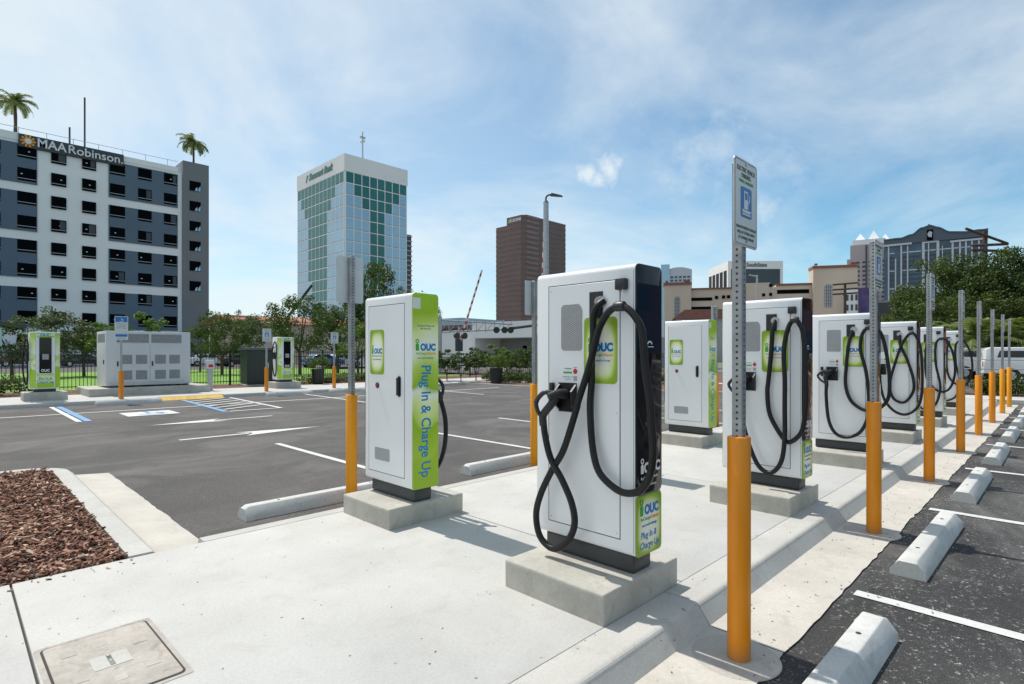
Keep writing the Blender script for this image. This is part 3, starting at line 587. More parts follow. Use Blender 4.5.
def make_station():
    root = thing('charging_station', 'white charging cabinet', 'charging station')
    link('base', MB().box(-.105, -.36, 0, .105, .36, B0).mesh('base', bevel=.02, seg=3), 'charcoal', root)
    link('body', MB().prism(rrect(-BX, B0, BX, B1, .036, 6), -BY, BY, 'y').mesh('body', bevel=.003, seg=2, angle=60), 'white', root)
    # front screen
    gl = link('front_glass', plate('-y', rrect(-BX+.0005, .50, BX-.0005, B1-.0005, .034), -BY, .010).mesh('front_glass', bevel=.003, seg=2), 'glass', root)
    link('display', plate('-y', rrect(-BX+.006, 1.37, BX-.006, B1-.12, .01), -BY-.0095, .002), 'screen', gl)
    letter('OUC', .085, '-y', (.03, -BY-.0106, .66), 'whiteink', gl, bold=.004); icon_i(gl, '-y', (-.085, -BY-.0103, .672), .075, 'whiteink')
    letter('ReCharge Orlando', .026, '-y', (.0, -BY-.0106, .60), 'whiteink', gl); letter('ouc.com/recharge', .022, '-y', (.0, -BY-.0106, .555), 'whiteink', gl)
    mbk = MB(); mbk.prism([(.030*math.cos(R(a)), 1.43+.022*math.sin(R(a))) for a in range(0, 181, 15)]+[(.019*math.cos(R(a)), 1.43+.012*math.sin(R(a))) for a in range(180, -1, -15)], -BY-.0118, -BY-.0108, 'y')
    mbk.box(-.045, -BY-.0118, 1.412, .045, -BY-.0108, 1.417); link('maker_mark', mbk, 'whiteink', gl)
    fl = link('front_label', plate('-y', rrect(-BX+.001, B0-.003, BX-.001, .495, .030), -BY, .0085).mesh('front_label', bevel=.003, seg=1), 'labelf', root)
    brand(fl, '-y', (0, -BY-.0095, .40), .225)
    letter('Plug In &', .058, '-y', (-.01, -BY-.0095, .245), 'ocean', fl, bold=.0004, shear=.2, squash=.88); letter('Charge Up', .058, '-y', (0, -BY-.0095, .182), 'ocean', fl, bold=.0004, shear=.2, squash=.88)
    # rear wrap
    rw = link('rear_wrap', plate('+y', rrect(-BX+.002, B0+.001, BX-.002, B1-.002, .034), BY, .004).mesh('rear_wrap', bevel=.002, seg=1), 'wrap', root)
    link('blank_plate', plate('+y', [(.06, B1-.145), (BX-.006, B1-.145), (BX-.006, B1-.045), (.06, B1-.045)], BY+.004, .002), 'signw', rw)
    brand(rw, '+y', (0, BY+.0045, 1.425), .235)
    letter('Questions? Please call', .022, '+y', (0, BY+.0045, 1.625), 'navy', rw); letter('407-434-2273', .022, '+y', (0, BY+.0045, 1.597), 'navy', rw)
    fit(letter('Plug In & Charge Up', .150, '+y', (.0, BY+.0045, .745), 'ocean', rw, rot=-math.pi/2, bold=.0020), 1.03)
    # cable side (-x)
    dr = link('door', plate('-x', [(-.29, .22), (.29, .22), (.29, 1.83), (-.29, 1.83)], -BX+.008, .0105).mesh('door', bevel=.0015, seg=1), 'white', root)
    sl_ = MB()
    for a, b, c, d in ((-.2955, .2145, .2955, .2195), (-.2955, 1.8305, .2955, 1.8365), (-.2955, .2195, -.2905, 1.8305), (.2905, .2195, .2955, 1.8305)): sl_.box(-BX-.0012, a, b, -BX+.01, c, d)
    link('door_seam', sl_, 'dgrey', root)
    vt = plate('-x', [(.01, 1.39), (.16, 1.39), (.18, 1.41), (.18, 1.68), (.16, 1.70), (.03, 1.70), (.01, 1.68), (-.0, 1.66), (-.0, 1.41)], -BX-.0025, .0012)
    link('vent_grille', vt, 'perfg', dr)
    link('cable_inlet', plate('-x', [(-.165, 1.60), (-.06, 1.60), (-.06, 1.77), (-.165, 1.77)], -BX-.0025, .004), 'blackplastic', dr)
    link('inlet_gland', MB().cyl((-BX-.001, -.15, 1.705), (-BX-.03, -.15, 1.70), .036, .034, 16).mesh('inlet_gland', smooth=True), 'steel', dr)
    bl = link('brand_label', plate('-x', rrect(-.275, 1.18, -.015, 1.605, .03), -BX-.0025, .0012), 'label', dr)
    brand(bl, '-x', (-BX-.0042, -.145, 1.41), .20)
    st = link('sticker', plate('-x', [(.035, 1.18), (.165, 1.18), (.165, 1.285), (.035, 1.285)], -BX-.0025, .0008), 'white', dr)
    link('green_stripe', plate('-x', [(.085, 1.238), (.16, 1.238), (.16, 1.25), (.085, 1.25)], -BX-.0035, .0006), 'green', st)
    link('red_badge', MB().cyl((-BX-.0034, .058, 1.253), (-BX-.0042, .058, 1.253), .018, n=18), 'red', st)
    link('grey_square', plate('-x', [(.043, 1.19), (.073, 1.19), (.073, 1.222), (.043, 1.222)], -BX-.0035, .0006), 'ventgrey', st)
    letter('CHARGING', .012, '-x', (-BX-.0042, .12, 1.27), 'grey_ink', st); letter('STOP', .011, '-x', (-BX-.0042, .058, 1.278), 'grey_ink', st)
    letter('Lift handle, plug in, start', .009, '-x', (-BX-.0042, .12, 1.215), 'grey_ink', st); letter('at the screen', .009, '-x', (-BX-.0042, .12, 1.2), 'grey_ink', st)
    for z in (1.04, 1.115): link('latch', MB().box(-BX-.03, .235, z, -BX-.001, .268, z+.058).mesh('latch', bevel=.008, seg=2), 'blackplastic', dr)
    sc_ = MB()
    for a_, b_ in ((-.27, .25), (.27, .25), (-.27, 1.8), (.27, 1.8), (-.27, 1.0), (.27, .7)): sc_.cyl((-BX-.0024, a_, b_), (-BX-.004, a_, b_), .005, n=8)
    link('screws', sc_, 'steel', dr)
    link('side_seam', MB().box(-BX-.0008, -.392, B0+.03, -BX+.004, -.3895, B1-.04), 'dgrey', root)
    ho = MB(); ho.box(-BX-.008, .045, .98, -BX-.0026, .20, 1.175)
    ho.prism([(-BX-.0085, .99), (-BX-.045, 1.02), (-BX-.060, 1.12), (-BX-.0085, 1.165)], .045, .060, 'y'); ho.prism([(-BX-.0085, .99), (-BX-.045, 1.02), (-BX-.060, 1.12), (-BX-.0085, 1.165)], .185, .20, 'y')
    link('holster', ho, 'rubber', root)
    hg = MB(); hg.box(-BX-.045, -.355, 1.765, -BX-.001, -.28, 1.835); hang = link('cable_hanger', hg.mesh('cable_hanger', bevel=.008, seg=2), 'blackplastic', root)
    link('hanger_wire', MB().cyl((-BX-.035, -.335, 1.768), (-BX-.06, -.345, 1.67), .004, n=8), 'steel', hang)
    # opposite side (+x)
    d2 = link('rear_door', plate('+x', [(-.33, .22), (.28, .22), (.28, 1.83), (-.33, 1.83)], BX-.008, .0105).mesh('rear_door', bevel=.0015, seg=1), 'white', root)
    s2 = MB()
    for a, b, c, d in ((-.3355, .2145, .2855, .2195), (-.3355, 1.8305, .2855, 1.8365), (-.3355, .2195, -.3305, 1.8305), (.2805, .2195, .2855, 1.8305)): s2.box(BX-.01, a, b, BX+.0012, c, d)
    link('door_seam', s2, 'dgrey', root)
    b2 = link('brand_label', plate('+x', rrect(-.305, 1.165, -.055, 1.60, .03), BX+.0025, .0012), 'label', d2)
    brand(b2, '+x', (BX+.0042, -.18, 1.39), .19)
    lkk = link('lock', MB().cyl((BX+.002, -.17, 1.06), (BX+.012, -.17, 1.06), .030, .027, 20).mesh('lock', smooth=True), 'dgrey', d2)
    link('lock_core', MB().cyl((BX+.0125, -.17, 1.06), (BX+.017, -.17, 1.06), .017, n=16), 'red', lkk)
    hd = MB(); hd.prism(rrect(.18, .965, .23, 1.16, .02), BX+.0025, BX+.012, 'x'); hd.box(BX+.012, .192, .98, BX+.034, .216, 1.145)
    link('door_handle', hd.mesh('door_handle', bevel=.004, seg=1), 'blackplastic', d2)
    link('vent_plate', plate('+x', rrect(-.22, .335, .04, .455, .015), BX+.0025, .0012), 'ventgrey', d2)
    return root
proto = make_station()
CG = 'white charging stations in two rows on the concrete island'
spec = [  # x of body centre, y, flip, cable, label, plain vent
    (3.10, 2.27, 0, HB, 'closest white charging station, cable hanging in a figure eight, its plug in the holster', 0),
    (6.09, 2.264, 0, HC, 'second station of the right row, cable in two long loops, partly behind the nearest post', 0),
    (9.06, 2.27, 0, HD, 'third station of the right row, plain grey vent, long cable loop low at left', 1),
    (12.03, 2.27, 0, HE, 'fourth charging station of the right row, cable crossing over its green label', 1),
    (15.00, 2.27, 0, HF, 'fifth charging station of the right row, cable wound in narrow loops', 1),
    (17.97, 2.27, 0, HF, 'sixth and farthest charging station of the right row', 1),
    (3.12, 4.62, 1, HD, 'charging station at the left with Plug In & Charge Up down its green end', 0),
    (6.05, 4.62, 1, HE, 'charging station of the left row hidden right behind the closest one', 0),
    (9.02, 4.62, 1, HE, 'charging station with green end standing back between the two nearest right row ones', 0),
]
first = True; gv = M['ventgrey']; todo = []
for x, y, fl, H, lab, pv in spec:
    if first: root = proto; first = False
    else: root = copy_tree(proto)
    root.location = (x, y, PL); root.rotation_euler = (0, 0, math.pi if fl else 0); root['label'] = lab; root['group'] = CG
    H2 = list(H); todo.append((root, H2, pv))
HA = [(.26,1.87),(.3,1.69),(.33,1.39),(.34,1.11),(.28,.9),(.16,.79),(.06,.77),(-.07,.81),(-.17,.96),(-.18,1.25),(-.15,1.54),(-.1,1.78),(-.03,1.89),(.06,1.9),(.13,1.81),(.15,1.6),(.12,1.2),(.10,.86),(.14,.55),(.26,.40),(.44,.36),(.60,.44),(.70,.65),(.71,.9),(.66,1.12)]
for root, H2, pv in todo:
    OUT[0] = .06
    if 'lettered' in root['label'] or 'down its green end' in root['label']: H2 = HA; OUT[0] = .115
    e = cable_parts(root, H2); connector(root, e)
    # collar where the cable hangs from its wire: the highest point between the two loops
    k = max((i for i in range(4, len(H2)-4)), key=lambda i: H2[i][1]); t, z = H2[k]
    xx = -(BX+.040+OUT[0]*min(1, k/(len(H2)-1)*1.1))
    link('cable_collar', MB().cyl((xx, t-.4-.035, z-PL), (xx, t-.4+.035, z-PL), .031, n=14).mesh('cable_collar', bevel=.006, seg=2), 'blackplastic', root)
    if pv:
        for d in kids(root):
            if d.name.startswith('door') and not d.name.startswith('door_seam'):
                for c in kids(d):
                    if c.name.startswith('vent_grille'):
                        me = plate('-x', rrect(.01, 1.39, .19, 1.70, .02), -BX-.0025, .0012).mesh('vent_grille'); me.materials.append(gv); c.data = me
# plinths
pm = MB().box(-.425, -.40, -.02, .425, .40, PL)
def plinth_mesh(w, d, h, seed, bev=.012):
    bm = bmesh.new(); bmesh.ops.create_cube(bm, size=1)
    for v_ in bm.verts: v_.co = Vector((v_.co.x*w, v_.co.y*d, (v_.co.z+.5)*(h+.02)-.02))
    bmesh.ops.subdivide_edges(bm, edges=bm.edges, cuts=6, use_grid_fill=True)
    for v_ in bm.verts: 
        q = noise.noise_vector(v_.co*3+Vector((seed, 0, 0)))*.003; v_.co += q
    es = [e for e in bm.edges if len(e.link_faces) == 2 and e.calc_face_angle(0) > R(50)]
    bmesh.ops.bevel(bm, geom=es, offset=bev, segments=3, profile=.5, affect='EDGES')
    for f in bm.faces: f.smooth = True
    for e in bm.edges:
        if len(e.link_faces) == 2 and e.calc_face_angle(0) > R(45): e.smooth = False
    me = bpy.data.meshes.new('concrete_plinth'); bm.to_mesh(me); bm.free(); return me
where = ['closest charging station', 'second charging station of the right row', 'third charging station of the right row', 'fourth charging station of the right row', 'fifth charging station of the right row', 'farthest charging station of the right row', 'charging station at the left with the lettered green end', 'hidden charging station behind the closest one', 'charging station set back in the left row']
for i, (x, y, fl, H, lab, pv) in enumerate(spec):
    me = plinth_mesh(.85, .80, PL, i*7.7)
    p = link('concrete_plinth', me, 'plinth'); p.location = ((x-.05, y, 0) if not fl else (x+.03, y, 0))
    tag(p, 'grey concrete plinth under the '+where[i], 'plinth', 'concrete plinths under the charging stations')

# wall-wrapped chargers across the lot
def far_station():
    root = thing('wrapped_charging_station', 'x', 'charging station')
    link('base', MB().box(-.30, -.22, 0, .30, .25, .10).mesh('base', bevel=.01, seg=1), 'charcoal', root)
    link('body', MB().prism([(-.26, -.30), (.26, -.30), (.42, -.16), (.42, .30), (-.42, .30), (-.42, -.16)], .10, 1.96).mesh('body', bevel=.015, seg=2), 'white', root)
    for s in (-1, 1):
        a, b = Vector((s*.27, -.295, 0)), Vector((s*.41, -.172, 0)); n = Vector((s*.66, -.75, 0))*.004
        mb = MB(); mb.quad(a+n+Vector((0, 0, .13)), b+n+Vector((0, 0, .13)), b+n+Vector((0, 0, 1.93)), a+n+Vector((0, 0, 1.93)))
        mb.quad(a+n*.2+Vector((0, 0, .13)), b+n*.2+Vector((0, 0, .13)), b+n*.2+Vector((0, 0, 1.93)), a+n*.2+Vector((0, 0, 1.93)))
        link('side_wrap', mb, 'wrap2', root)
    fw = link('front_wrap', plate('-y', [(-.24, .14), (.24, .14), (.24, .60), (-.24, .60)], -.30, .003), 'wrap2', root)
    link('head_wrap', plate('-y', [(-.24, 1.78), (.24, 1.78), (.24, 1.93), (-.24, 1.93)], -.30, .003), 'wrap2', root)
    g_ = link('front_glass', plate('-y', rrect(-.17, .62, .17, 1.78, .03), -.30, .01), 'glass', root)
    link('card_reader', plate('-y', [(-.09, 1.06), (.09, 1.06), (.09, 1.24), (-.09, 1.24)], -.31, .012), 'ventgrey', g_)
    letter('OUC', .11, '-y', (.0, -.3115, .70), 'whiteink', g_, bold=.004)
    letter('OUC', .13, '-y', (.0, -.3045, 1.855), 'ocean', root, bold=.005)
    letter('Plug In &', .10, '-y', (.0, -.3045, .44), 'ocean', root, bold=.002); letter('Charge Up', .10, '-y', (.0, -.3045, .32), 'ocean', root, bold=.002)
    pts = [(-.43, .0, 1.55), (-.55, -.02, 1.45), (-.60, -.06, 1.0), (-.56, -.08, .45), (-.50, -.12, .25), (-.47, -.16, .5), (-.48, -.2, 1.0), (-.46, -.2, 1.5), (-.5, -.1, 1.75), (-.55, .0, 1.5), (-.57, .05, 1.15)]
    link('charging_cable', MB().tube(spline(pts, 6), .026, 8).mesh('charging_cable', smooth=True), 'rubber', root)
    link('holster', MB().box(-.50, -.04, 1.0, -.42, .14, 1.3).mesh('holster', bevel=.01, seg=1), 'blackplastic', root)
    return root
fs = far_station(); fs.scale = (.92, 1, 1); fs.location = (2.28, 24.0, .27); fs['label'] = 'green and white wrapped charging station at the far left across the lot'; fs['group'] = 'wrapped charging stations across the lot'
f2 = dup(fs, (10.55, 24.7, .27), R(2), 'green and white wrapped charging station beside the dark green box across the lot')
for x, y, r_, l in ((2.28, 24.0, 0, 'far left wrapped charging station'), (10.55, 24.7, R(2), 'wrapped charging station by the dark green box')):
    p = link('concrete_plinth', plinth_mesh(1.12, .95, .27, x, .015), 'plinth'); p.location = (x, y, 0); p.rotation_euler = (0, 0, r_)
    tag(p, 'grey concrete plinth under the '+l, 'plinth', 'concrete plinths across the lot')

# ------------------------------------------------------------------ sign posts
def sign_plate(root, face, z0, z1, w, kind):
    s = -1 if face[0] == '-' else 1; y0 = s*.034
    sg = link('sign_plate', plate(face, rrect(-w/2, z0, w/2, z1, .025), y0, .004), 'signb', root)
    fc = link('sign_face', plate(face, rrect(-w/2+.003, z0+.003, w/2-.003, z1-.003, .023), y0+s*.0042, .0008), 'signw', sg)
    yy = y0+s*.0062; zc_ = (z0+z1)/2; h = z1-z0; k = h/.46
    if kind == 'ev':
        bd = MB(); o_ = rrect(-w/2+.009, z0+.009, w/2-.009, z1-.009, .02); i_ = rrect(-w/2+.012, z0+.012, w/2-.012, z1-.012, .018); n = len(o_)
        bd.add([(a, yy, b) for a, b in o_]+[(a, yy, b) for a, b in i_], [(i, (i+1) % n, n+(i+1) % n, n+i) for i in range(n)]); link('border', bd, 'grey_ink', sg)
        X = lambda a: a
        letter('ELECTRIC VEHICLE', .034*k, face, (0, yy, z1-.055*k), 'grey_ink', sg, squash=.82)
        letter('PARKING', .034*k, face, (0, yy, z1-.088*k), 'grey_ink', sg, squash=.85)
        letter('WHILE CHARGING', .022*k, face, (0, yy, z1-.118*k), 'green', sg)
        for j, t_ in enumerate(('UNAUTHORIZED VEHICLES', 'WILL BE TOWED AWAY', 'AT OWNER EXPENSE')):
            letter(t_, .021*k, face, (0, yy, z0+(.098-.027*j)*k), 'grey_ink', sg)
        bi = link('blue_square', plate(face, rrect(-.070*k, zc_-.075*k, .070*k, zc_+.085*k, .014*k), y0+s*.0052, .0014), 'blue', sg)
        yi = y0+s*.0068
        pm_ = plate(face, [(-.03*k, zc_-.03*k), (.02*k, zc_-.03*k), (.02*k, zc_+.065*k), (-.03*k, zc_+.065*k)], yi, .001)
        for q in ([(-.045*k, zc_-.05*k), (.045*k, zc_-.05*k), (.06*k, zc_-.035*k), (-.06*k, zc_-.035*k)], [(-.052*k, zc_-.063*k), (.052*k, zc_-.063*k), (.052*k, zc_-.055*k), (-.052*k, zc_-.055*k)], [(.028*k, zc_-.0*k), (.045*k, zc_+.02*k), (.045*k, zc_+.05*k), (.038*k, zc_+.05*k), (.038*k, zc_+.025*k), (.024*k, zc_+.01*k)]):
            lo, hi = sorted((yi, yi+s*.001)); pm_.prism(q, lo, hi, 'y')
        link('pump_symbol', pm_, 'whiteink', bi)
        link('pump_window', plate(face, [(-.02*k, zc_+.02*k), (.01*k, zc_+.02*k), (.01*k, zc_+.055*k), (-.02*k, zc_+.055*k)], yi+s*.0012, .0006), 'blue', bi)
    for z in (z0+.03, z1-.02):
        link('bolt', MB().cyl((0, y0+s*.004, z), (0, y0+s*.011, z), .009, n=10), 'steel', sg)
    return sg
def post_thing(x, y, z, label, group, face, top, sleeve, h_sl=1.22, kind='ev', w=.305, hs=.46, footing=True, rp=.0285, dz=0):
    root = thing('sign_post', label, 'sign post', (x, y, z), 0, group)
    if footing:
        link('footing', MB().cyl((0, .02, -.002), (0, .02, .004), .235, .232, 40).mesh('footing'), 'collar', root)
    link('post', MB().box(-rp, -rp, h_sl-.3, rp, rp, top).mesh('post', bevel=.004, seg=1), 'perf', root)
    link('sleeve', MB().cyl((0, 0, 0), (0, 0, h_sl), .061, n=32).mesh('sleeve', bevel=.006, seg=2), sleeve, root)
    if kind: sign_plate(root, face, top-hs-.01, top-.0, w, kind)
    return root
GR, GLf = 'orange sleeved sign posts along the right row', 'orange sleeved sign posts behind the left row'
ords = ['nearest orange sleeved sign post of the right row, its sign readable against the sky', 'second orange sleeved sign post of the right row counting from the camera', 'third orange sleeved sign post of the right row counting from the camera', 'fourth orange sleeved sign post of the right row counting from the camera', 'fifth orange sleeved sign post of the right row counting from the camera', 'sixth orange sleeved sign post of the right row counting from the camera', 'brighter yellow sleeved sign post, last but one of the right row', 'brighter yellow sleeved sign post at the very end of the right row']
px_r = [3.07, 6.09, 9.03, 12.05, 14.75, 17.6, 20.55, 23.1]
for i, x in enumerate(px_r):
    post_thing(x, 1.285, LOT+.004, ords[i], GR, '-y', 2.725-.01*(i % 3), 'orange' if i < 6 else 'yellow')
for i, (x, l) in enumerate(((3.09, 'orange sleeved post with blank sign back beside the charging station at the left'), (6.07, 'orange sleeved post with blank sign back just left of the closest charging station'), (9.03, 'orange sleeved post hidden behind the set back charging station'), (12.35, 'orange sleeved post just right of the set back charging station'))):
    post_thing(x+.05, 5.60 if i < 3 else 5.72, LOT+.002, l, GLf, '+y', 2.74, 'yellow' if i < 2 else 'orange', footing=False, w=.33, hs=.50)
# posts across the lot
def small_post(x, y, label, kind, top, hs):
    root = thing('sign_post', label, 'sign post', (x, y, 0), 0, 'sign posts across the lot')
    link('post', MB().box(-.03, -.03, .5, .03, .03, top).mesh('post'), 'galv', root)
    link('sleeve', MB().cyl((0, 0, 0), (0, 0, .95), .075, n=20).mesh('sleeve', bevel=.006, seg=1), 'orange', root)
    if kind == 'ev': sign_plate(root, '-y', top-hs, top, .36, 'ev')
    else:
        sg = link('sign_plate', plate('-y', rrect(-.19, top-.58, .19, top, .02), -.034, .005), 'signw', root)
        link('blue_field', plate('-y', [(-.17, top-.20), (.17, top-.20), (.17, top-.02), (-.17, top-.02)], -.0395, .001), 'blue', sg)
        mb = MB(); isa(mb, 0, 0, .16, 0); mb.v = [(a, -.0412, top-.12+b) for a, b, c in mb.v]; link('wheelchair_symbol', mb, 'whiteink', sg)
        letter('PARKING BY', .055, '-y', (0, -.0402, top-.26), 'grey_ink', sg); letter('DISABLED', .055, '-y', (0, -.0402, top-.33), 'grey_ink', sg); letter('PERMIT ONLY', .05, '-y', (0, -.0402, top-.40), 'grey_ink', sg)
        s2 = link('second_sign', plate('-y', rrect(-.19, top-.80, .19, top-.60, .02), -.034, .005), 'signw', root)
        link('blue_field', plate('-y', [(-.17, top-.69), (.17, top-.69), (.17, top-.61), (-.17, top-.61)], -.0395, .001), 'blue', s2)
        letter('$250 FINE', .05, '-y', (0, -.0402, top-.745), 'grey_ink', s2)
    return root
small_post(4.15, 22.66, 'orange sleeved post with blue disabled parking signs in front of the grey cabinets', 'hc', 2.78, .5)
small_post(9.05, 22.85, 'orange sleeved post with charging sign left of the wrapped station by the green box', 'ev', 2.52, .52)
small_post(12.0, 22.9, 'orange sleeved post with charging sign right of the wrapped station by the green box', 'ev', 2.45, .5)

# ------------------------------------------------------------------ wheel stops
def stop_mesh(L=1.84, seed=0):
    b, t, h = .115, .055, .135; mb = MB()
    secs = [(-L/2, .86, 0.0, .0), (-L/2, 1, .55, 0), (-L/2+.07, 1, 1, 1), (L/2-.07, 1, 1, 1), (L/2, 1, .55, 0), (L/2, .86, 0, 0)]
    vs = []
    prof = lambda x, hh: [(x, -b, 0), (x, -b*.93, .045*min(1, hh*2)), (x, -t, h*hh), (x, t, h*hh), (x, b*.93, .045*min(1, hh*2)), (x, b, 0)]
    P = [prof(-L/2, .80), prof(-L/2+.05, 1), prof(-.02, 1), prof(.02, 1), prof(L/2-.05, 1), prof(L/2, .80)]
    for p in P: vs += p
    n = 6; fs = [(i*n+j, i*n+j+1, (i+1)*n+j+1, (i+1)*n+j) for i in range(5) for j in range(5)]+[tuple(range(n)), tuple(range(5*n, 6*n))[::-1]]
    mb.add(vs, fs); return mb.mesh('wheel_stop', bevel=.007, seg=2, angle=20)
sm = stop_mesh()
def stop(x, y, rz, label, group):
    root = thing('wheel_stop', label, 'wheel stop', (x, y, LOT-.002), rz, group)
    link('block', sm, 'stop', root)
    for s in (-.55, .55): link('anchor_pin', MB().cyl((s, 0, .13), (s, 0, .1375), .014, n=12), 'joint', root)
nth = ['nearest', 'second', 'third', 'fourth', 'fifth', 'sixth', 'seventh', 'eighth']
for i in range(8):
    stop(3.0+2.985*i, .835+random.uniform(-.02, .02), R(random.uniform(-.8, .8)), ('%s white concrete wheel stop of the right hand lot, counting from the camera' % nth[i]), 'wheel stops in front of the right row')
for i, l in enumerate(('white wheel stop on the asphalt left of the charging station with the lettered end', 'white wheel stop left of the post beside the closest charging station', 'wheel stop seen in part left of the set back charging station')):
    stop(3.02+2.95*i, 5.92, R(random.uniform(-.6, .6)), l, 'wheel stops behind the left row')
for x, l in ((-.1, 'pale wheel stop at the far kerb in front of the far left wrapped station'), (4.25, 'pale wheel stop at the far kerb in front of the disabled parking post'), (9.6, 'pale wheel stop at the far kerb beside the wrapped station by the green box'), (12.2, 'pale wheel stop at the far kerb in front of the post right of that station')):
    stop(x, 21.95, 0, l, 'wheel stops along the far kerb')

# ------------------------------------------------------------------ power cabinets, transformer boxes, fence
cb = thing('power_cabinet', 'long off-white power cabinet with grey louvres behind the disabled parking post', 'power cabinet', (4.08, 24.8, .33))
link('body', MB().box(0, 0, 0, 2.76, 1.75, 2.02).mesh('body', bevel=.015, seg=2), 'white2', cb)
for i, x0 in enumerate((.30, 1.40)):
    dd = link('door', MB().box(x0, -.016, .12, x0+1.06, .002, 1.55).mesh('door', bevel=.006, seg=1), 'white2', cb)
    for a in (.14, .62):
        for b in (.22, .80): link('vent', MB().box(x0+a, -.024, b, x0+a+.36, -.014, b+.34), 'grey', dd)
    link('handle', MB().box(x0+.03, -.04, .72, x0+.075, -.016, .90), 'blackplastic', dd)
    link('louvre', MB().box(x0+.02, -.012, 1.60, x0+1.04, .002, 1.92), 'grey', cb)
link('side_louvre', MB().box(-.012, .2, 1.6, .002, 1.5, 1.92), 'grey', cb)
link('side_handle', MB().box(-.03, .3, .80, -.002, .36, .95), 'blackplastic', cb)
for x in (.2, .9, 1.5, 2.1, 2.55): link('foot', MB().box(x, -.01, -.06, x+.14, .2, 0), 'dgrey', cb)
p = link('equipment_pad', plinth_mesh(3.9, 2.6, .27, 3, .02), 'plinth'); p.location = (5.45, 25.5, 0); tag(p, 'broad grey concrete pad under the long power cabinet', 'equipment pad')
def gbox(x, y, w, d, h, rz, label):
    r_ = thing('transformer_box', label, 'transformer', (x, y, 0), rz, 'dark green transformer boxes')
    link('base', MB().box(-w/2-.08, -d/2-.08, 0, w/2+.08, d/2+.08, .06), 'plinth', r_)
    link('body', MB().box(-w/2, -d/2, .06, w/2, d/2, h-.12).mesh('body', bevel=.015, seg=1), 'gbox', r_)
    link('cap', MB().add([(-w/2-.04, -d/2-.04, h-.12), (w/2+.04, -d/2-.04, h-.12), (w/2+.04, d/2+.04, h-.12), (-w/2-.04, d/2+.04, h-.12), (-w/2, -d/2+.05, h-.02), (w/2, -d/2+.05, h-.02), (w/2, d/2, h), (-w/2, d/2, h)], [(0, 3, 2, 1), (4, 5, 6, 7), (0, 1, 5, 4), (1, 2, 6, 5), (2, 3, 7, 6), (3, 0, 4, 7)]), 'gbox', r_)
    for s in (-1, 1): link('door', MB().box(min(s*.02, s*(w/2-.06)), -d/2-.014, .16, max(s*.02, s*(w/2-.06)), -d/2+.002, h-.22).mesh('door', bevel=.004, seg=1), 'gbox', r_)
    link('handle', MB().box(.04, -d/2-.05, h*.45, .08, -d/2-.012, h*.6), 'galv', r_)
gbox(10.75, 27.6, 1.7, 1.5, 1.8, R(-8), 'large dark green transformer box left of the wrapped station across the lot')
gbox(17.0, 25.2, 1.3, 1.3, 1.5, R(-10), 'smaller dark green box seen beside the left charging station')
pd = thing('utility_pedestal', 'narrow grey utility post with red label between the cabinet and the green box', 'utility post', (7.62, 25.0, 0))
link('body', MB().box(-.09, -.07, 0, .09, .07, 1.15).mesh('body', bevel=.02, seg=2), 'galv', pd); link('cap', MB().box(-.15, -.1, .9, .15, .1, 1.25).mesh('cap', bevel=.02, seg=2), 'white2', pd)
link('warning_label', plate('-y', [(-.09, .95), (.09, .95), (.09, 1.07), (-.09, 1.07)], -.1, .002), 'red', pd)

def fence(x0, x1, y, h, label, pitch=2.4, y1=None):
    y1 = y if y1 is None else y1; n = max(1, round(math.hypot(x1-x0, y1-y)/pitch)); L = math.hypot(x1-x0, y1-y); a = math.atan2(y1-y, x1-x0)
    root = thing('iron_fence', label, 'fence', (x0, y, 0), a)
    for i in range(n+1): link('fence_post', MB().box(L*i/n-.04, -.04, 0, L*i/n+.04, .04, h+.08), 'iron', root)
    for i in range(n):
        mb = MB(); u0, u1 = L*i/n+.04, L*(i+1)/n-.04
        for z in (.15, h-.28, h-.06): mb.box(u0, -.016, z, u1, .016, z+.035)
        k = int((u1-u0)/.125)
        for j in range(1, k): q = u0+(u1-u0)*j/k; mb.box(q-.010, -.010, .06, q+.010, .010, h+.02)
        link('picket_panel', mb, 'iron', root)
fence(-14, 21.4, 28.6, 1.62, 'long black iron picket fence in front of the lawn')
fence(21.6, 40, 28.6, 1.5, 'black iron picket fence behind the shrubs at the lot corner', y1=20)

# ------------------------------------------------------------------ vegetation
def leaves_mesh(name, centers, nl, size, seed, droop=0, aspect=.55):
    rg = np.random.default_rng(seed); C_ = np.repeat(np.array(centers)[:, :3], nl, 0); Rr = np.repeat(np.array(centers)[:, 3], nl)
    n = len(C_); d = rg.normal(0, 1, (n, 3)); d /= np.linalg.norm(d, axis=1)[:, None]
    c = C_+d*(Rr*rg.uniform(.35, 1.05, n)**.7)[:, None]*np.array([1, 1, .75])
    s = size*rg.uniform(.6, 1.35, n)
    nn = d*.55+rg.normal(0, .6, (n, 3))+np.array([0, 0, .45]); nn /= np.linalg.norm(nn, axis=1)[:, None]
    t = np.cross(nn, rg.normal(0, 1, (n, 3))); t /= np.linalg.norm(t, axis=1)[:, None]; b = np.cross(nn, t)
    V = np.stack([c-t*s[:, None]*.5, c+b*(s*aspect*.5)[:, None]-t*s[:, None]*.05, c+t*s[:, None]*.5, c-b*(s*aspect*.5)[:, None]-t*s[:, None]*.05], 1)
    F = np.arange(n*4).reshape(-1, 4)
    me = bpy.data.meshes.new(name); me.from_pydata(V.reshape(-1, 3).tolist(), [], F.tolist()); return me
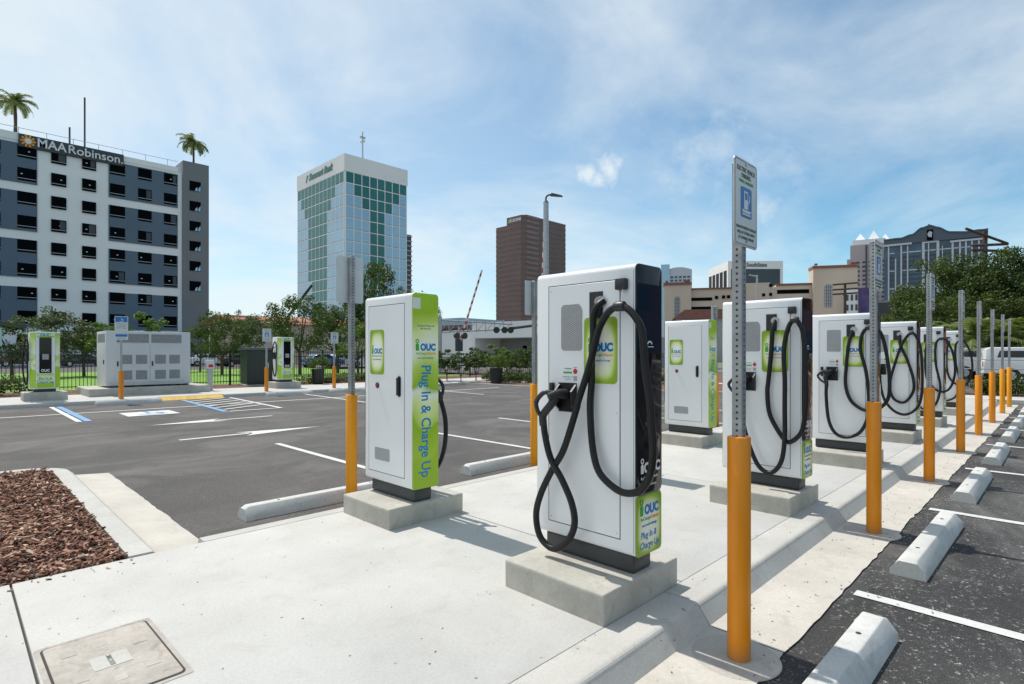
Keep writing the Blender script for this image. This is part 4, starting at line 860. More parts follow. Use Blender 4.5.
def make_tree_meshes(seed, h, rx, rz, ncl, nl, leaf, trunk_h, tr=.12):
    rg = random.Random(seed); cl = []; cz = h-rz
    for i in range(ncl):
        for _ in range(20):
            a, u_, k = rg.uniform(0, 2*math.pi), rg.uniform(-.85, 1), rg.uniform(.3, 1)**.5
            w_ = math.sqrt(max(0, 1-u_*u_)); wobb = 1+.28*noise.noise(Vector((math.cos(a)*1.6, math.sin(a)*1.6, u_*1.6+seed)))
            p = Vector((rx*w_*math.cos(a)*k*wobb, rx*w_*math.sin(a)*k*wobb, cz+rz*u_*k*wobb))
            if noise.noise(p*(.9/rx*2)+Vector((seed*3.1, 0, 0))) > -.18: break
        cl.append((*p, rx*rg.uniform(.14, .27)))
    crown = leaves_mesh('crown', cl, nl, leaf, seed)
    tb = MB(); lean = Vector((rg.uniform(-.1, .1), rg.uniform(-.1, .1), 0))*h*.3
    fork = Vector((lean.x*.5, lean.y*.5, trunk_h)); tb.tube(spline([(0, 0, -.1), (lean.x*.2, lean.y*.2, trunk_h*.5), fork], 4), lambda k: tr*(1.25-.45*k), 8)
    for i in range(9):
        q = Vector(cl[rg.randrange(ncl)][:3]); m_ = fork.lerp(q, .5)+Vector((0, 0, -.1*rz))
        tb.tube(spline([fork-Vector((0, 0, .2)), m_, q], 4), lambda k: tr*.6*(1-.8*k), 6)
    return crown, tb.mesh('trunk', smooth=True)
TV = {'oak': make_tree_meshes(11, 6.0, 3.0, 2.3, 70, 120, .17, 1.9), 'oak2': make_tree_meshes(23, 6.5, 2.8, 2.5, 70, 120, .17, 2.0),
      'small': make_tree_meshes(31, 3.6, 1.7, 1.35, 45, 100, .12, 1.2, .07), 'big': make_tree_meshes(47, 10, 5.0, 4.3, 110, 150, .26, 2.6, .22), 'big2': make_tree_meshes(53, 10, 4.6, 4.6, 110, 150, .26, 2.4, .22),
      'sapling': make_tree_meshes(61, 2.5, .85, .9, 44, 80, .10, .6, .03)}
def tree(kind, loc, sc, rz, leaf, label, group=None, sz=None, name='tree'):
    r_ = thing(name, label, 'tree', loc, rz, group); r_.scale = (sc, sc, sz or sc)
    cm, tm = TV[kind]; key = cm.name+leaf
    c2 = bpy.data.meshes.get('crown_'+kind+leaf)
    if not c2: c2 = cm.copy(); c2.name = 'crown_'+kind+leaf; c2.materials.append(M[leaf])
    link('crown', c2, None, r_); link('trunk', tm, 'bark', r_)
def T(kind, px, d, top, leaf, label, group=None, rz=0, wide=1, z0=0):
    h0 = {'oak': 6, 'oak2': 6.5, 'small': 3.6, 'big': 10, 'big2': 10, 'sapling': 2.5}[kind]
    sz = (hz(top, d)-z0)/h0; p_ = spot(px, d); tree(kind, (p_.x, p_.y, z0), sz*wide, rz, leaf, label, group, sz)
GT1 = 'trees behind the lawn fence'
T('small', 12, 33, 322, 'leafC', 'olive leaved small tree left of the far left wrapped station', GT1, 1, 1.3)
T('small', 52, 36, 311, 'leafC', 'olive leaved tree right behind the far left wrapped station', GT1, 2, 1.25)
T('small', 84, 37, 322, 'leafC', 'low olive leaved tree left of the power cabinet', GT1, 3, 1.15)
T('sapling', 103, 36, 322, 'leafB', 'thin light green tree rising over the left end of the power cabinet', GT1, 4)
T('sapling', 140, 36, 312, 'leafB', 'thin light green tree rising over the middle of the power cabinet', GT1, 5)
T('oak', 222, 40, 312, 'leafA', 'dense round oak right of the grey tower block', GT1, .5, .9)
T('small', 200, 46, 326, 'leafA', 'low oak close to the foot of the grey tower block', GT1, 5)
T('oak2', 250, 48, 311, 'leafC', 'thin olive tree in front of the red roof', GT1, 1.5, .8)
T('oak', 300, 40, 297, 'leafA', 'large dark oak behind the wrapped station by the green box', GT1, 2.5, .95)
T('oak2', 338, 43, 300, 'leafA', 'dark oak left of the blank sign back', GT1, 3.5, .9)
T('oak', 370, 45, 262, 'leafA', 'tall oak rising in front of the glass tower, behind the blank sign', GT1, 4.5, .62)
T('small', 358, 38, 322, 'leafB', 'bright yellow green small tree left of the lettered station', GT1, 2)
T('oak2', 412, 60, 287, 'leafA', 'tree top showing just over the lettered charging station', GT1, .7, .8)
GT2 = 'shrubby small trees along the lot corner'
lab2 = ['next to the lettered station', 'second from the lettered station', 'third from the lettered station', 'left of the black planter', 'right behind the black planter', 'between planter and post, nearer the planter', 'between planter and post, nearer the post', 'directly beside the post left of the closest station']
for i, (px, d, top) in enumerate(((434, 30, 350), (447, 31, 349), (461, 30, 352), (476, 31, 347), (491, 32, 344), (505, 31, 350), (519, 32, 348), (532, 30, 346))):
    T('sapling', px, d, top, 'leafB' if i in (4, 5) else 'leafA', 'leafy small tree in the corner bed, '+lab2[i], GT2, i*1.1, 1.25)
GT3 = 'dense trees on the right'
rl = ['dense green tree leftmost of the right hand tree belt', 'second tree of the right hand belt, in front of the wave roofed tower', 'broad tree with light foliage in the middle of the right hand belt', 'tall dark tree beside the big wooden utility pole', 'dark tree right of the big wooden utility pole', 'tree at the right edge of the photo', 'tree past the right edge reaching into the photo']
for i, (k, px, d, top, lf, wd_) in enumerate((('big', 892, 62, 314, 'leafC', .8), ('big2', 922, 56, 292, 'leafA', .8), ('big', 950, 54, 258, 'leafA', .85), ('big2', 985, 52, 250, 'leafE', .85), ('big', 1013, 50, 252, 'leafE', .8), ('big2', 1045, 50, 258, 'leafE', .9), ('big', 1085, 48, 250, 'leafE', .9))):
    T(k, px, d, top, lf, rl[i], GT3, i*1.3, wd_)
for i, (px, d, top, lf) in enumerate(((900, 48, 318, 'leafA'), (935, 46, 300, 'leafA'), (968, 45, 296, 'leafA'), (1000, 44, 300, 'leafE'), (1030, 44, 296, 'leafE'), (1065, 43, 300, 'leafE'))):
    T('oak', px, d, top, lf, ['low leafy tree left end of the front of the right belt', 'low leafy tree behind the third sign post of the right row', 'low leafy tree behind the fourth sign post of the right row', 'low dark tree behind the farthest sign posts', 'low dark tree at the right edge above the white pickup', 'low dark tree just past the right edge'][i], GT3, i*.9, 1.25)
# palms
def palm(loc, h, fr, nfr, seed, label, group=None, tr=.16, name='palm_tree', leaf='leafD', up=.5, trunk=True):
    rg = random.Random(seed); r_ = thing(name, label, 'palm tree' if trunk else 'plant', loc, 0, group)
    if trunk: link('trunk', MB().tube(spline([(0, 0, -.1), (.05*h*.2, 0, h*.5), (0, 0, h)], 6), lambda k: tr*(1.1-.3*k)*(1+.08*math.sin(k*60)), 10).mesh('trunk', smooth=True), 'bark', r_)
    mb = MB()
    for i in range(nfr):
        a = 2*math.pi*i/nfr+rg.uniform(-.2, .2); el0 = rg.uniform(-.15, 1.25)*up*2; d = Vector((math.cos(a), math.sin(a), 0)); L = fr*rg.uniform(.8, 1.1); p = Vector((0, 0, h)); e = el0; k = 9; pts = [p.copy()]
        for j in range(k): p = p+(d*math.cos(e)+Vector((0, 0, 1))*math.sin(e))*L/k; e -= .15+.035*j*.6; pts.append(p.copy())
        side_ = Vector((-d.y, d.x, 0))
        for j in range(1, k+1):
            for q in range(3):
                o_ = pts[j-1].lerp(pts[j], q/3); w_ = L*.26*math.sin(math.pi*min(1, (j+q/3)/(k+1.2)))**.6*rg.uniform(.8, 1.1); fwd = (pts[j]-pts[j-1]).normalized()
                for s in (-1, 1):
                    tip = o_+side_*s*w_*.85+fwd*w_*.5+Vector((0, 0, -w_*.35*rg.uniform(.5, 1.4))); b = fwd*L*.022
                    mb.add([o_-b, o_+b, tip], [(0, 1, 2)])
        mb.tube(pts, lambda k_: L*.010*(1-.7*k_), 4)
    link('crown', mb, leaf, r_)
for i, (px, d, sd_) in enumerate(((958, 37, 1), (976, 35, 2), (993, 36, 3), (1010, 35, 5))):
    p_ = spot(px, d); palm((p_.x, p_.y, 0), 1.6, 3.0, 34, sd_, ['arching palm clump behind the fourth sign post from the camera', 'arching palm clump behind the fifth sign post from the camera', 'arching palm clump behind the farthest sign posts', 'arching palm clump at the right edge above the pickup'][i], 'low palm clumps behind the pickups', .2, 'palm_clump', 'leafD', .75)
p_ = spot(890, 50); palm((p_.x, p_.y, 2.6), .5, 3.6, 22, 9, 'grey green fan palm crown behind the fourth charging station', None, .2, 'palm_clump', 'leafC', .6)
p_ = spot(418, 31); palm((p_.x, p_.y, 0), .9, 1.3, 18, 12, 'light green palm bush beside the lettered station', None, .1, 'palm_clump', 'leafB', .8)
# planters
def planter(px, d, label, sc=1):
    p_ = spot(px, d); r_ = thing('planter', label, 'planter', (p_.x, p_.y, 0), 0, 'black planters with bushes'); r_.scale = (sc,)*3
    link('pot', MB().cyl((0, 0, 0), (0, 0, 1.0), .32, .43, 24).mesh('pot', bevel=.02, seg=1), 'iron', r_)
    rg = random.Random(px); cl = [(rg.uniform(-.5, .5), rg.uniform(-.5, .5), 1.15+rg.uniform(0, .6), .28) for _ in range(14)]
    link('bush', leaves_mesh('bush', cl, 70, .12, px), 'leafB', r_)
planter(496, 28.3, 'black tapered planter with bright green bush at the lot corner', .78)
planter(318, 27.8, 'black planter with light green bush right of the wrapped station by the green box', .75)
# shrubs low
def shrub_row(x0, y0, x1, y1, n, h, leaf, label, cat, name='ground_cover', seed=1, nl=60, kind='stuff'):
    rg = random.Random(seed); cl = []
    for i in range(n):
        k = (i+.5)/n; cx_, cy_, s_ = x0+(x1-x0)*k+rg.uniform(-.1, .1), y0+(y1-y0)*k+rg.uniform(-.1, .1), rg.uniform(.8, 1.25)
        cl += [(cx_+rg.uniform(-.45, .45)*s_, cy_+rg.uniform(-.45, .45)*s_, rg.uniform(.1, .8)*h*s_, .26*s_) for _ in range(12)]
    o = link(name, leaves_mesh(name, cl, nl, .10, seed), leaf); tag(o, label, cat, None, kind)
shrub_row(27.3, -6, 27.3, 5, 13, .62, 'leafE', 'low clipped dark green hedge in front of the white pickups', 'hedge', 'hedge', 4, 110, None)
shrub_row(19.9, 21.5, 25.5, 14.0, 12, .4, 'leafA', 'low green ground cover in the bed under the corner trees', 'ground cover', seed=6)
shrub_row(22.5, 24.5, 28.5, 16.5, 14, .5, 'leafA', 'low green ground cover along the back of the corner bed', 'ground cover', seed=8)
shrub_row(-3, 27.2, 2.6, 27.4, 6, .8, 'leafC', 'reddish green low planting by the far left wrapped station', 'ground cover', seed=9)
shrub_row(12.5, 27.4, 18.5, 27.2, 7, .35, 'leafC', 'sparse low planting in the strip before the iron fence', 'ground cover', seed=10)

# ------------------------------------------------------------------ vehicles
def vehicle(loc, rz, label, cat, prof, glassprof, paint, wheels, W, group=None, tail=True, name='parked_car', wr=.34):
    r_ = thing(name, label, cat, loc, rz, group)
    b = MB().prism(prof, -W/2, W/2, 'y'); link('body', b.mesh('body', bevel=.06, seg=3, angle=25), paint, r_)
    for g_ in glassprof:
        link('side_window', MB().prism(g_, -W/2-.012, -W/2+.03, 'y').mesh('side_window'), 'dglass', r_); link('side_window', MB().prism(g_, W/2-.03, W/2+.012, 'y').mesh('side_window'), 'dglass', r_)
    for x in wheels:
        for s in (-1, 1):
            w_ = link('wheel', MB().cyl((x, s*(W/2-.22), wr), (x, s*(W/2+.015), wr), wr, n=24).mesh('wheel', bevel=.03, seg=2), 'tyre', r_)
            link('rim', MB().cyl((x, s*(W/2+.0), wr), (x, s*(W/2+.024), wr), wr*.6, wr*.55, n=16), 'steel', w_)
    x0 = min(p[0] for p in prof)
    for s in (-1, 1): link('tail_light', MB().box(x0-.012, min(s*(W/2-.03), s*(W/2-.2)), .85, x0+.10, max(s*(W/2-.2), s*(W/2+.012)), 1.15).mesh('tail_light', bevel=.01, seg=1), 'red', r_)
    x1 = max(p[0] for p in prof)
    for s in (-1, 1): link('headlight', MB().box(x1-.25, min(s*(W/2-.4), s*(W/2-.06)), .72, x1+.006, max(s*(W/2-.4), s*(W/2-.06)), .88).mesh('headlight', bevel=.01, seg=1), 'signw', r_)
    link('bumper', MB().box(x0-.08, -W/2+.05, .38, x0+.04, W/2-.05, .56).mesh('bumper', bevel=.02, seg=1), 'galv', r_)
suv = [(-2.6, .45), (-2.62, 1.0), (-2.5, 1.12), (-2.38, 1.85), (-2.2, 1.93), (.35, 1.93), (.95, 1.28), (2.35, 1.12), (2.6, .95), (2.62, .42)]
suvg = [[(-2.2, 1.2), (-2.1, 1.78), (-1.3, 1.8), (-1.3, 1.2)], [(-1.2, 1.2), (-1.2, 1.8), (-.35, 1.8), (-.35, 1.2)], [(-.25, 1.2), (-.25, 1.8), (.28, 1.78), (.72, 1.25), (.7, 1.2)]]
pick = [(-2.85, .5), (-2.87, 1.15), (-2.8, 1.22), (-2.78, 1.80), (-2.6, 1.88), (-.6, 1.88), (-.55, 1.86), (.75, 1.86), (1.25, 1.28), (2.6, 1.15), (2.85, .95), (2.87, .45)]
pickg = [[(-2.3, 1.35), (-2.2, 1.7), (-1.2, 1.7), (-1.2, 1.35)], [(-.4, 1.28), (-.35, 1.76), (.2, 1.76), (.2, 1.28)], [(.28, 1.28), (.28, 1.76), (.65, 1.74), (1.0, 1.3)]]
VG = 'white vehicles parked beyond the right hand lot'
p_ = spot(1000, 33.5); vehicle((p_.x, p_.y, -.05), R(-78), 'white pickup with closed bed cap and red tail light behind the last sign posts', 'pickup truck', pick, pickg, 'carW', (-1.75, 1.75), 1.9, VG, name='parked_pickup', wr=.40)
p_ = spot(1052, 29); vehicle((p_.x, p_.y, -.05), R(-78), 'white pickup cut off by the right edge of the photo', 'pickup truck', pick, pickg, 'carW', (-1.75, 1.75), 1.9, VG, name='parked_pickup', wr=.40)
sed = [(-2.2, .3), (-2.25, .8), (-2.1, 1.0), (-1.5, 1.05), (-.9, 1.42), (.4, 1.44), (1.1, 1.0), (2.1, .85), (2.25, .6), (2.25, .3)]
sedg = [[(-1.3, 1.05), (-.85, 1.36), (-.3, 1.38), (-.3, 1.02)], [(-.2, 1.02), (-.2, 1.38), (.35, 1.38), (.9, 1.0)]]
for px, d, c, l in ((22, 64, 'carK', 'dark car beyond the lawn at the far left'), (50, 65, 'carK', 'dark car beyond the lawn behind the far left wrapped station'), (84, 64, 'carK', 'dark car beyond the lawn left of the power cabinet'), (322, 60, 'carB', 'blue car beyond the lawn near the light green planter bush'), (342, 62, 'carW', 'white car beyond the lawn near the blank sign post'), (208, 66, 'carW', 'white car beyond the lawn between the cabinet and green box'), (242, 64, 'carK', 'dark car beyond the lawn behind the green box')):
    p_ = spot(px, d); vehicle((p_.x, p_.y, -.05), 0, l, 'car', sed, sedg, c, (-1.4, 1.4), 1.75, 'cars parked beyond the lawn')
# pipe rail in front of the pickups
pr = thing('pipe_rail', 'thin grey double pipe rail in front of the white pickups', 'rail', (28.4, 0, 0))
for y in (-8, -5, -2, 1, 4, 7): link('rail_post', MB().cyl((0, y, 0), (0, y, 1.35), .03, n=10), 'galv', pr)
for z in (1.28, .92): link('rail_bar', MB().cyl((0, -9, z), (0, 8, z), .022, n=8), 'galv', pr)

# ------------------------------------------------------------------ street lamp, crossing gates, gantry, utility poles
p_ = spot(546, 32); sl2 = thing('street_lamp', 'tall grey street lamp with one short arm rising behind the closest station', 'street lamp', (p_.x, p_.y, 0), AZ-math.pi/2)
H_ = hz(203, 32)
link('pole', MB().cyl((0, 0, 0), (0, 0, H_), .20, .15, 20).mesh('pole', smooth=True), 'galv', sl2); link('pole_cap', MB().cyl((0, 0, H_), (0, 0, H_+.12), .16, .1, 16), 'dgrey', sl2)
link('arm', MB().tube(spline([(0, 0, H_-.3), (.02, 0, H_+.35), (.35, 0, H_+.5)], 5), .05, 8), 'dgrey', sl2)
link('lamp_head', MB().add([(.25, -.16, H_+.42), (.95, -.13, H_+.36), (.95, .13, H_+.36), (.25, .16, H_+.42), (.3, -.12, H_+.55), (.85, -.08, H_+.44), (.85, .08, H_+.44), (.3, .12, H_+.55)], [(0, 3, 2, 1), (4, 5, 6, 7), (0, 1, 5, 4), (1, 2, 6, 5), (2, 3, 7, 6), (3, 0, 4, 7)]), 'dgrey', sl2)
def stripes(a, b, r0, n, parent):
    a, b = Vector(a), Vector(b); w_, q_ = MB(), MB()
    for i in range(n): (w_ if i % 2 else q_).cyl(a.lerp(b, i/n), a.lerp(b, (i+1)/n), r0, n=6)
    link('white_bands', w_, 'signw', parent); link('red_bands', q_, 'red', parent)
def gate(px0, py0, px1, py1, d, label):
    p_ = spot(px0, d); q_ = spot(px1, d); r_ = thing('crossing_gate', label, 'crossing gate', (p_.x, p_.y, 0), 0, 'raised railway crossing gates')
    a = Vector((0, 0, hz(py0, d))); b = q_-p_; b.z = hz(py1, d)
    arm = link('gate_arm', MB().cyl(a, b, .035, n=6), 'signw', r_); stripes(a, b, .085, 22, arm)
    link('mast', MB().cyl((0, 0, 0), (0, 0, hz(352, d)+2), .09, n=10), 'galv', r_); link('counterweight', MB().box(-.3, -.15, hz(345, d)-.5, .3, .15, hz(345, d)+.5).mesh('counterweight', bevel=.03, seg=1), 'dgrey', r_)
    for s in (-1, 1): link('signal_lamp', MB().cyl((s*.4-.0, -.1, 2.9), (s*.4, -.3, 2.9), .26, n=16), 'dgrey', r_)
gate(459, 345, 482, 270, 45, 'raised red and white striped crossing gate arm against the sky'); gate(540, 345, 544, 232, 47, 'upright striped crossing gate arm behind the street lamp')
p_ = spot(440, 46); q_ = spot(541, 46); gn = thing('signal_gantry', 'cantilever truss gantry with round signal lamps over the street', 'signal gantry', (p_.x, p_.y, 0), math.atan2(q_.y-p_.y, q_.x-p_.x))
Lg = (q_-p_).length; z0, z1 = hz(332, 46), hz(320, 46)
link('mast', MB().cyl((.0, 0, 0), (0, 0, z1+.3), .16, n=12), 'galv', gn)
tb = MB(); tb.cyl((0, 0, z1), (Lg*.72, 0, z1-.35), .06, n=8); tb.cyl((0, 0, z0), (Lg*.72, 0, z0+.25), .06, n=8)
for i in range(8): tb.cyl((Lg*.09*i, 0, z0), (Lg*.09*i, 0, z1), .035, n=6); tb.cyl((Lg*.09*i, 0, z0), (Lg*.09*(i+1), 0, z1-.05), .03, n=6)
link('truss', tb, 'galv', gn); link('arm', MB().cyl((Lg*.7, 0, z0+.3), (Lg+1, 0, z0+.75), .12, n=10), 'dgrey', gn)
for k in (.56, .64, .70): link('signal_lamp', MB().cyl((Lg*k, -.1, z0+.15), (Lg*k, -.35, z0+.15), .26, n=18), 'iron', gn)
def upole(px, d, top, arms, label):
    p_ = spot(px, d); r_ = thing('utility_pole', label, 'utility pole', (p_.x, p_.y, 0), AZ-math.pi/2, 'wooden utility poles'); zt = hz(top, d)
    link('pole', MB().cyl((0, 0, 0), (0, 0, zt), .26, .19, 12), 'wood', r_)
    for (x0, y0, x1, y1) in arms:
        link('crossarm', MB().cyl(((x0-px)*d/FPX, -.22, hz(y0, d)), ((x1-px)*d/FPX, -.22, hz(y1, d)), .14, n=6), 'wood', r_)
    link('insulators', MB().cyl((-.3, -.3, zt-2.2), (-.3, -.3, zt-1.6), .14, n=10), 'dgrey', r_)
upole(845, 90, 283, ((832, 285, 857, 282.8), (832, 290, 857, 288.5), (832, 294.5, 857, 293)), 'wooden utility pole with three crossarms before the arched beige tower')
upole(985, 60, 231, ((964, 229, 1006, 244), (970, 246, 1006, 244.5), (970, 250.5, 1006, 251.5)), 'tall wooden utility pole with a slanted crossarm above the right hand trees')

# ------------------------------------------------------------------ buildings
def window_parts(root, rects, face, base, t, mat, name='window'):
    cache = {}
    for (a0, b0, a1, b1) in rects:
        o = link(name, plate(face, [(a0, b0), (a1, b0), (a1, b1), (a0, b1)], base, t), mat, root)
# --- parking-garage block with rooftop sign
YF = 102.3
mr = thing('parking_garage', 'white and blue grey multi storey block with lettered roof sign at the left', 'building')
ZT = 31.6
link('wall', MB().box(-60, YF, -.2, 27, YF+45, ZT-.9).mesh('wall'), 'maaW', mr)
link('parapet', MB().box(19.0, YF-.1, ZT-.9, 26.4, YF+.4, ZT-.1), 'maaW', mr); link('parapet', MB().box(-60, YF-.1, ZT-.9, 6.95, YF+.4, ZT+.1), 'maaW', mr)
rows = [30.15, 27.0, 23.73, 20.45, 17.14, 13.88, 10.62, 7.33, 4.05]
def panel(x0, x1, ztop, zbot): link('blue_panel', MB().box(x0, YF-.12, zbot, x1, YF-.02, ztop), 'maaB', mr)
for k, (zt, zb) in enumerate(((30.3, 24.9), (23.75, 18.35), (17.15, 11.95), (10.6, 5.05))):
    panel(17.15, 26.35, zt, zb); panel(-4.5, 8.95, zt, zb)
rects = []
for i, zt in enumerate(rows):
    for a, b in ((10.45, 12.15), (13.96, 15.62)): rects.append((a, zt-1.75, b, zt))
    for a, b in ((17.3, 19.2), (20.9, 22.7), (24.4, 26.2)): rects.append((a, zt-1.75, b, zt) if i < 9 else None)
    for a, b in ((6.85, 8.85), (3.2, 5.15)): rects.append((a, zt-1.75, b, zt))
for r4 in rects:
    a, b, c, d = r4
    w_ = link('window', MB().box(a, YF-.17, b, c, YF-.10, d), 'open', mr)
    link('guard_rail', MB().box(a, YF-.20, b+.25, c, YF-.172, b+.33), 'rail', w_)
    if random.random() < .5: q_ = random.uniform(a+.3, c-.5); link('ceiling_light', MB().box(q_, YF-.182, d-.9, q_+.2, YF-.171, d-.78), 'signw', w_)
    if random.random() < .12: link('inner_wall', MB().box(c-.55-random.random()*.4, YF-.185, b+.4, c-.1, YF-.172, d-.15), 'signdark', w_)
tw = link('stair_tower', MB().box(27.02, YF-.35, -.2, 30.9, YF+8, 32.75), 'maaG', mr)
for i in range(6):
    zt = 29.67-3.28*i; wn_ = link('window', MB().box(28.0, YF-.42, zt-1.6, 29.65, YF-.352, zt), 'open', tw)
    for q in range(2): link('daylight_gap', MB().prism([(28.75+q*.5, zt-1.55), (29.15+q*.45, zt-1.55), (29.15+q*.45, zt-.9+q*.3), (28.9+q*.4, zt-1.1)], YF-.44, YF-.422, 'y'), 'gblue', wn_)
sb = link('roof_sign', MB().box(6.95, YF-.35, ZT-1.75, 19.0, YF+.1, ZT-.0), 'signdark', mr)
fit(letter('MAA', 1.7, '-y', (10.5, YF-.42, ZT-.88), 'letter', sb, bold=.03), 3.2); fit(letter('Robinson.', 1.7, '-y', (15.6, YF-.42, ZT-.9), 'letter', sb, bold=.012), 6.5)
mbs = MB()
for i in range(10):
    a0 = R(36*i); c_ = Vector((7.95, 0, ZT-.88)); P = lambda r_, a: (c_.x+r_*math.cos(a), c_.z+r_*math.sin(a))
    mbs.prism([P(.28, a0-.3), P(.78, a0-.16), P(.82, a0), P(.78, a0+.16), P(.28, a0+.3)], YF-.42, YF-.36, 'y')
link('sun_emblem', mbs, 'orangeink', sb); link('emblem_center', MB().cyl((7.95, YF-.43, ZT-.88), (7.95, YF-.37, ZT-.88), .36, n=16), 'signw', sb)
rg_ = MB()
for x in range(-20, 27, 3): rg_.box(x, YF+.5, ZT-.5, x+.06, YF+.56, ZT+1.0)
rg_.box(-20, YF+.5, ZT+.96, 26.5, YF+.55, ZT+1.02); link('roof_rail', rg_, 'rail', mr)
for x, h in ((12.9, 3.4), (14.7, 8.4)): link('light_mast', MB().cyl((x, YF+3, ZT-1), (x, YF+3, ZT+h), .12, n=8), 'dgrey', mr)
palm((6.75, YF+2, ZT-1.2), 5.9, 3.0, 34, 21, 'palm tree on the left of the garage roof', 'palms on the garage roof', .22, up=.55); palm((29.2, YF+2, ZT-.3), 5.4, 3.0, 34, 22, 'palm tree on the grey stair tower roof', 'palms on the garage roof', .18, up=.55)
# low podium / neighbour and red roof
rr = thing('red_roofed_house', 'low building with pale walls and red tiled roof seen between the trees', 'building'); p_ = spot(268, 80)
link('wall', MB().box(p_.x-4, p_.y, -.2, p_.x+20, p_.y+12, hz(322, 85)), 'beige', rr)
link('roof', MB().prism([(p_.y-1, hz(325, 85)), (p_.y+6.5, hz(316, 85)), (p_.y+14, hz(325, 85))], p_.x-5, p_.x+21, 'x'), 'terra', rr)
# --- glass tower
X2, Y2, WX, WY, ZB, ZC = 95.96, 175.9, 25.9, 36.9, 64.03, 69.85
gtw = thing('glass_office_tower', 'white topped glass office tower with stepped green reflections coloured into its panes', 'building')
link('wall', MB().box(X2+.4, Y2+.4, -.2, X2+WX-.4, Y2+WY-.4, ZB), 'mull', gtw)
tp = link('roof_band', MB().box(X2, Y2, ZB, X2+WX, Y2+WY, ZC), 'band', gtw)
letter('Seacoast Bank', 3.4, '-x', (X2-.12, Y2+17.5, ZB+3.0), 'ggreen', tp, bold=.16, shear=.3, squash=.92)
mq = MB(); mq.prism([(Y2+29.2, ZB+1.6), (Y2+28.2, ZB+4.2), (Y2+27.0, ZB+4.2), (Y2+28.6, ZB+1.6)], X2-.12, X2-.02, 'x'); link('emblem', mq, 'ggreen', tp)
for i in range(4): link('roof_light', MB().box(X2+1+i*7.6, Y2-.25, ZB+1.5, X2+1.4+i*7.6, Y2-.02, ZB+1.9), 'letter', tp)
NR = 16; fh = ZB/NR*1.0
grn_r = {0: range(0, 8), 1: range(1, 7), 2: range(2, 6)}; grn_l = {0: range(0, 12), 1: range(1, 10), 2: range(2, 9)}  # panes coloured green, standing in for stepped reflections in the glass
blueR, blueL = MB(), MB()
for r_ in range(NR):
    zt = ZB-(r_)*fh*(1.0)-.15 if r_ else ZB-.15; hgt = fh-.45
    gr = grn_r.get(r_, range(3, 5)); gl_ = grn_l.get(r_, range(3, 8) if r_ < 9 else range(4, 8)); gR, gL = MB(), MB()
    for c in range(8):
        a, b = X2+.5+c*(WX-1)/8+.14, X2+.5+(c+1)*(WX-1)/8-.14
        (gR if c in gr else blueR).box(a, Y2+.06, zt-hgt, b, Y2+.42, zt)
    for c in range(12):        # counted from the far end (left in the photo)
        b, a = Y2+WY-.5-c*(WY-1)/12-.10, Y2+WY-.5-(c+1)*(WY-1)/12+.10
        (gL if c in gl_ else blueL).box(X2+.06, a, zt-hgt, X2+.42, b, zt)
    link('green_reflection_row', gR, 'ggreen', gtw); link('green_reflection_row', gL, 'ggreen', gtw)
link('blue_glazing', blueR, 'gblue', gtw); link('blue_glazing', blueL, 'gblue', gtw)
fr = MB()
for c in range(9): x = X2+.5+c*(WX-1)/8; fr.box(x-.14, Y2+.02, 0, x+.14, Y2+.43, ZB-.02)
for c in range(13): y = Y2+.5+c*(WY-1)/12; fr.box(X2+.03, y-.10, 0, X2+.43, y+.10, ZB-.02)
for r_ in range(NR+1): z = ZB-r_*fh; fr.box(X2+.5, Y2+.03, z-.16, X2+WX-.5, Y2+.4, z+.12); fr.box(X2+.04, Y2+.5, z-.16, X2+.4, Y2+WY-.5, z+.12)
link('mullions', fr, 'band', gtw)
am = MB(); am.cyl((X2+14, Y2+12, ZC-1), (X2+14, Y2+12, ZC+14.5), .35, .2, 8); am.box(X2+13, Y2+11.6, ZC+12, X2+15, Y2+12.4, ZC+12.6); am.box(X2+13.6, Y2+11, ZC+10.5, X2+14.4, Y2+13, ZC+11); link('antenna', am, 'rail', gtw)
nb = thing('slim_dark_tower', 'slim dark banded building edge just right of the glass tower', 'building'); p_ = spot(402, 240)
link('wall', MB().box(p_.x-6, p_.y-6, -.2, p_.x+.6, p_.y+5, hz(237, 240)), 'dglass', nb)
for i in range(24): link('floor_slab', MB().box(p_.x-6.2, p_.y-6.2, 3+i*1.95*1.05, p_.x+.9, p_.y+5.2, 3.5+i*1.95*1.05), 'rose', nb)
# --- brown tower
X3, Y3 = 239.3, 227.3
bt = thing('brown_office_tower', 'brown banded office tower behind the street lamp', 'building')
link('wall', MB().prism([(X3, Y3+14.4), (X3, Y3+2.5), (X3+2.0, Y3), (X3+12, Y3), (X3+16, Y3), (X3+38.4, Y3), (X3+38.4, Y3+14.4), (X3, Y3+14.4)], -.2, 83).mesh('wall'), 'brown2', bt)
link('lower_wing', MB().box(X3+.3, Y3+14.42, -.2, X3+30, Y3+24.0, 78.5), 'brown2', bt)
for i in range(27):
    z = 83-1.2-i*3.05
    mb = MB(); o_ = .12
    mb.box(X3-o_, Y3+2.6, z, X3+.02, Y3+14.3, z+1.15); mb.box(X3+13, Y3-o_, z, X3+38.4+o_, Y3+.02, z+1.15)
    mb.add([(X3-o_, Y3+2.6, z), (X3+1.9, Y3-o_, z), (X3+1.9, Y3-o_, z+1.15), (X3-o_, Y3+2.6, z+1.15)], [(0, 1, 2, 3)])
    if z < 77.5: mb.box(X3+.3-o_, Y3+14.5, z, X3+.32, Y3+24.1, z+1.15)
    link('floor_band', mb, 'brown', bt)
    link('copper_band', MB().box(X3+2.1, Y3-o_, z+.0, X3+12.9, Y3+.02, z+1.3), 'brown3', bt)
ls = letter('REGIONS', 2.6, '-x', (X3-.2, Y3+7.5, 80.6), 'letter', bt, bold=.05)
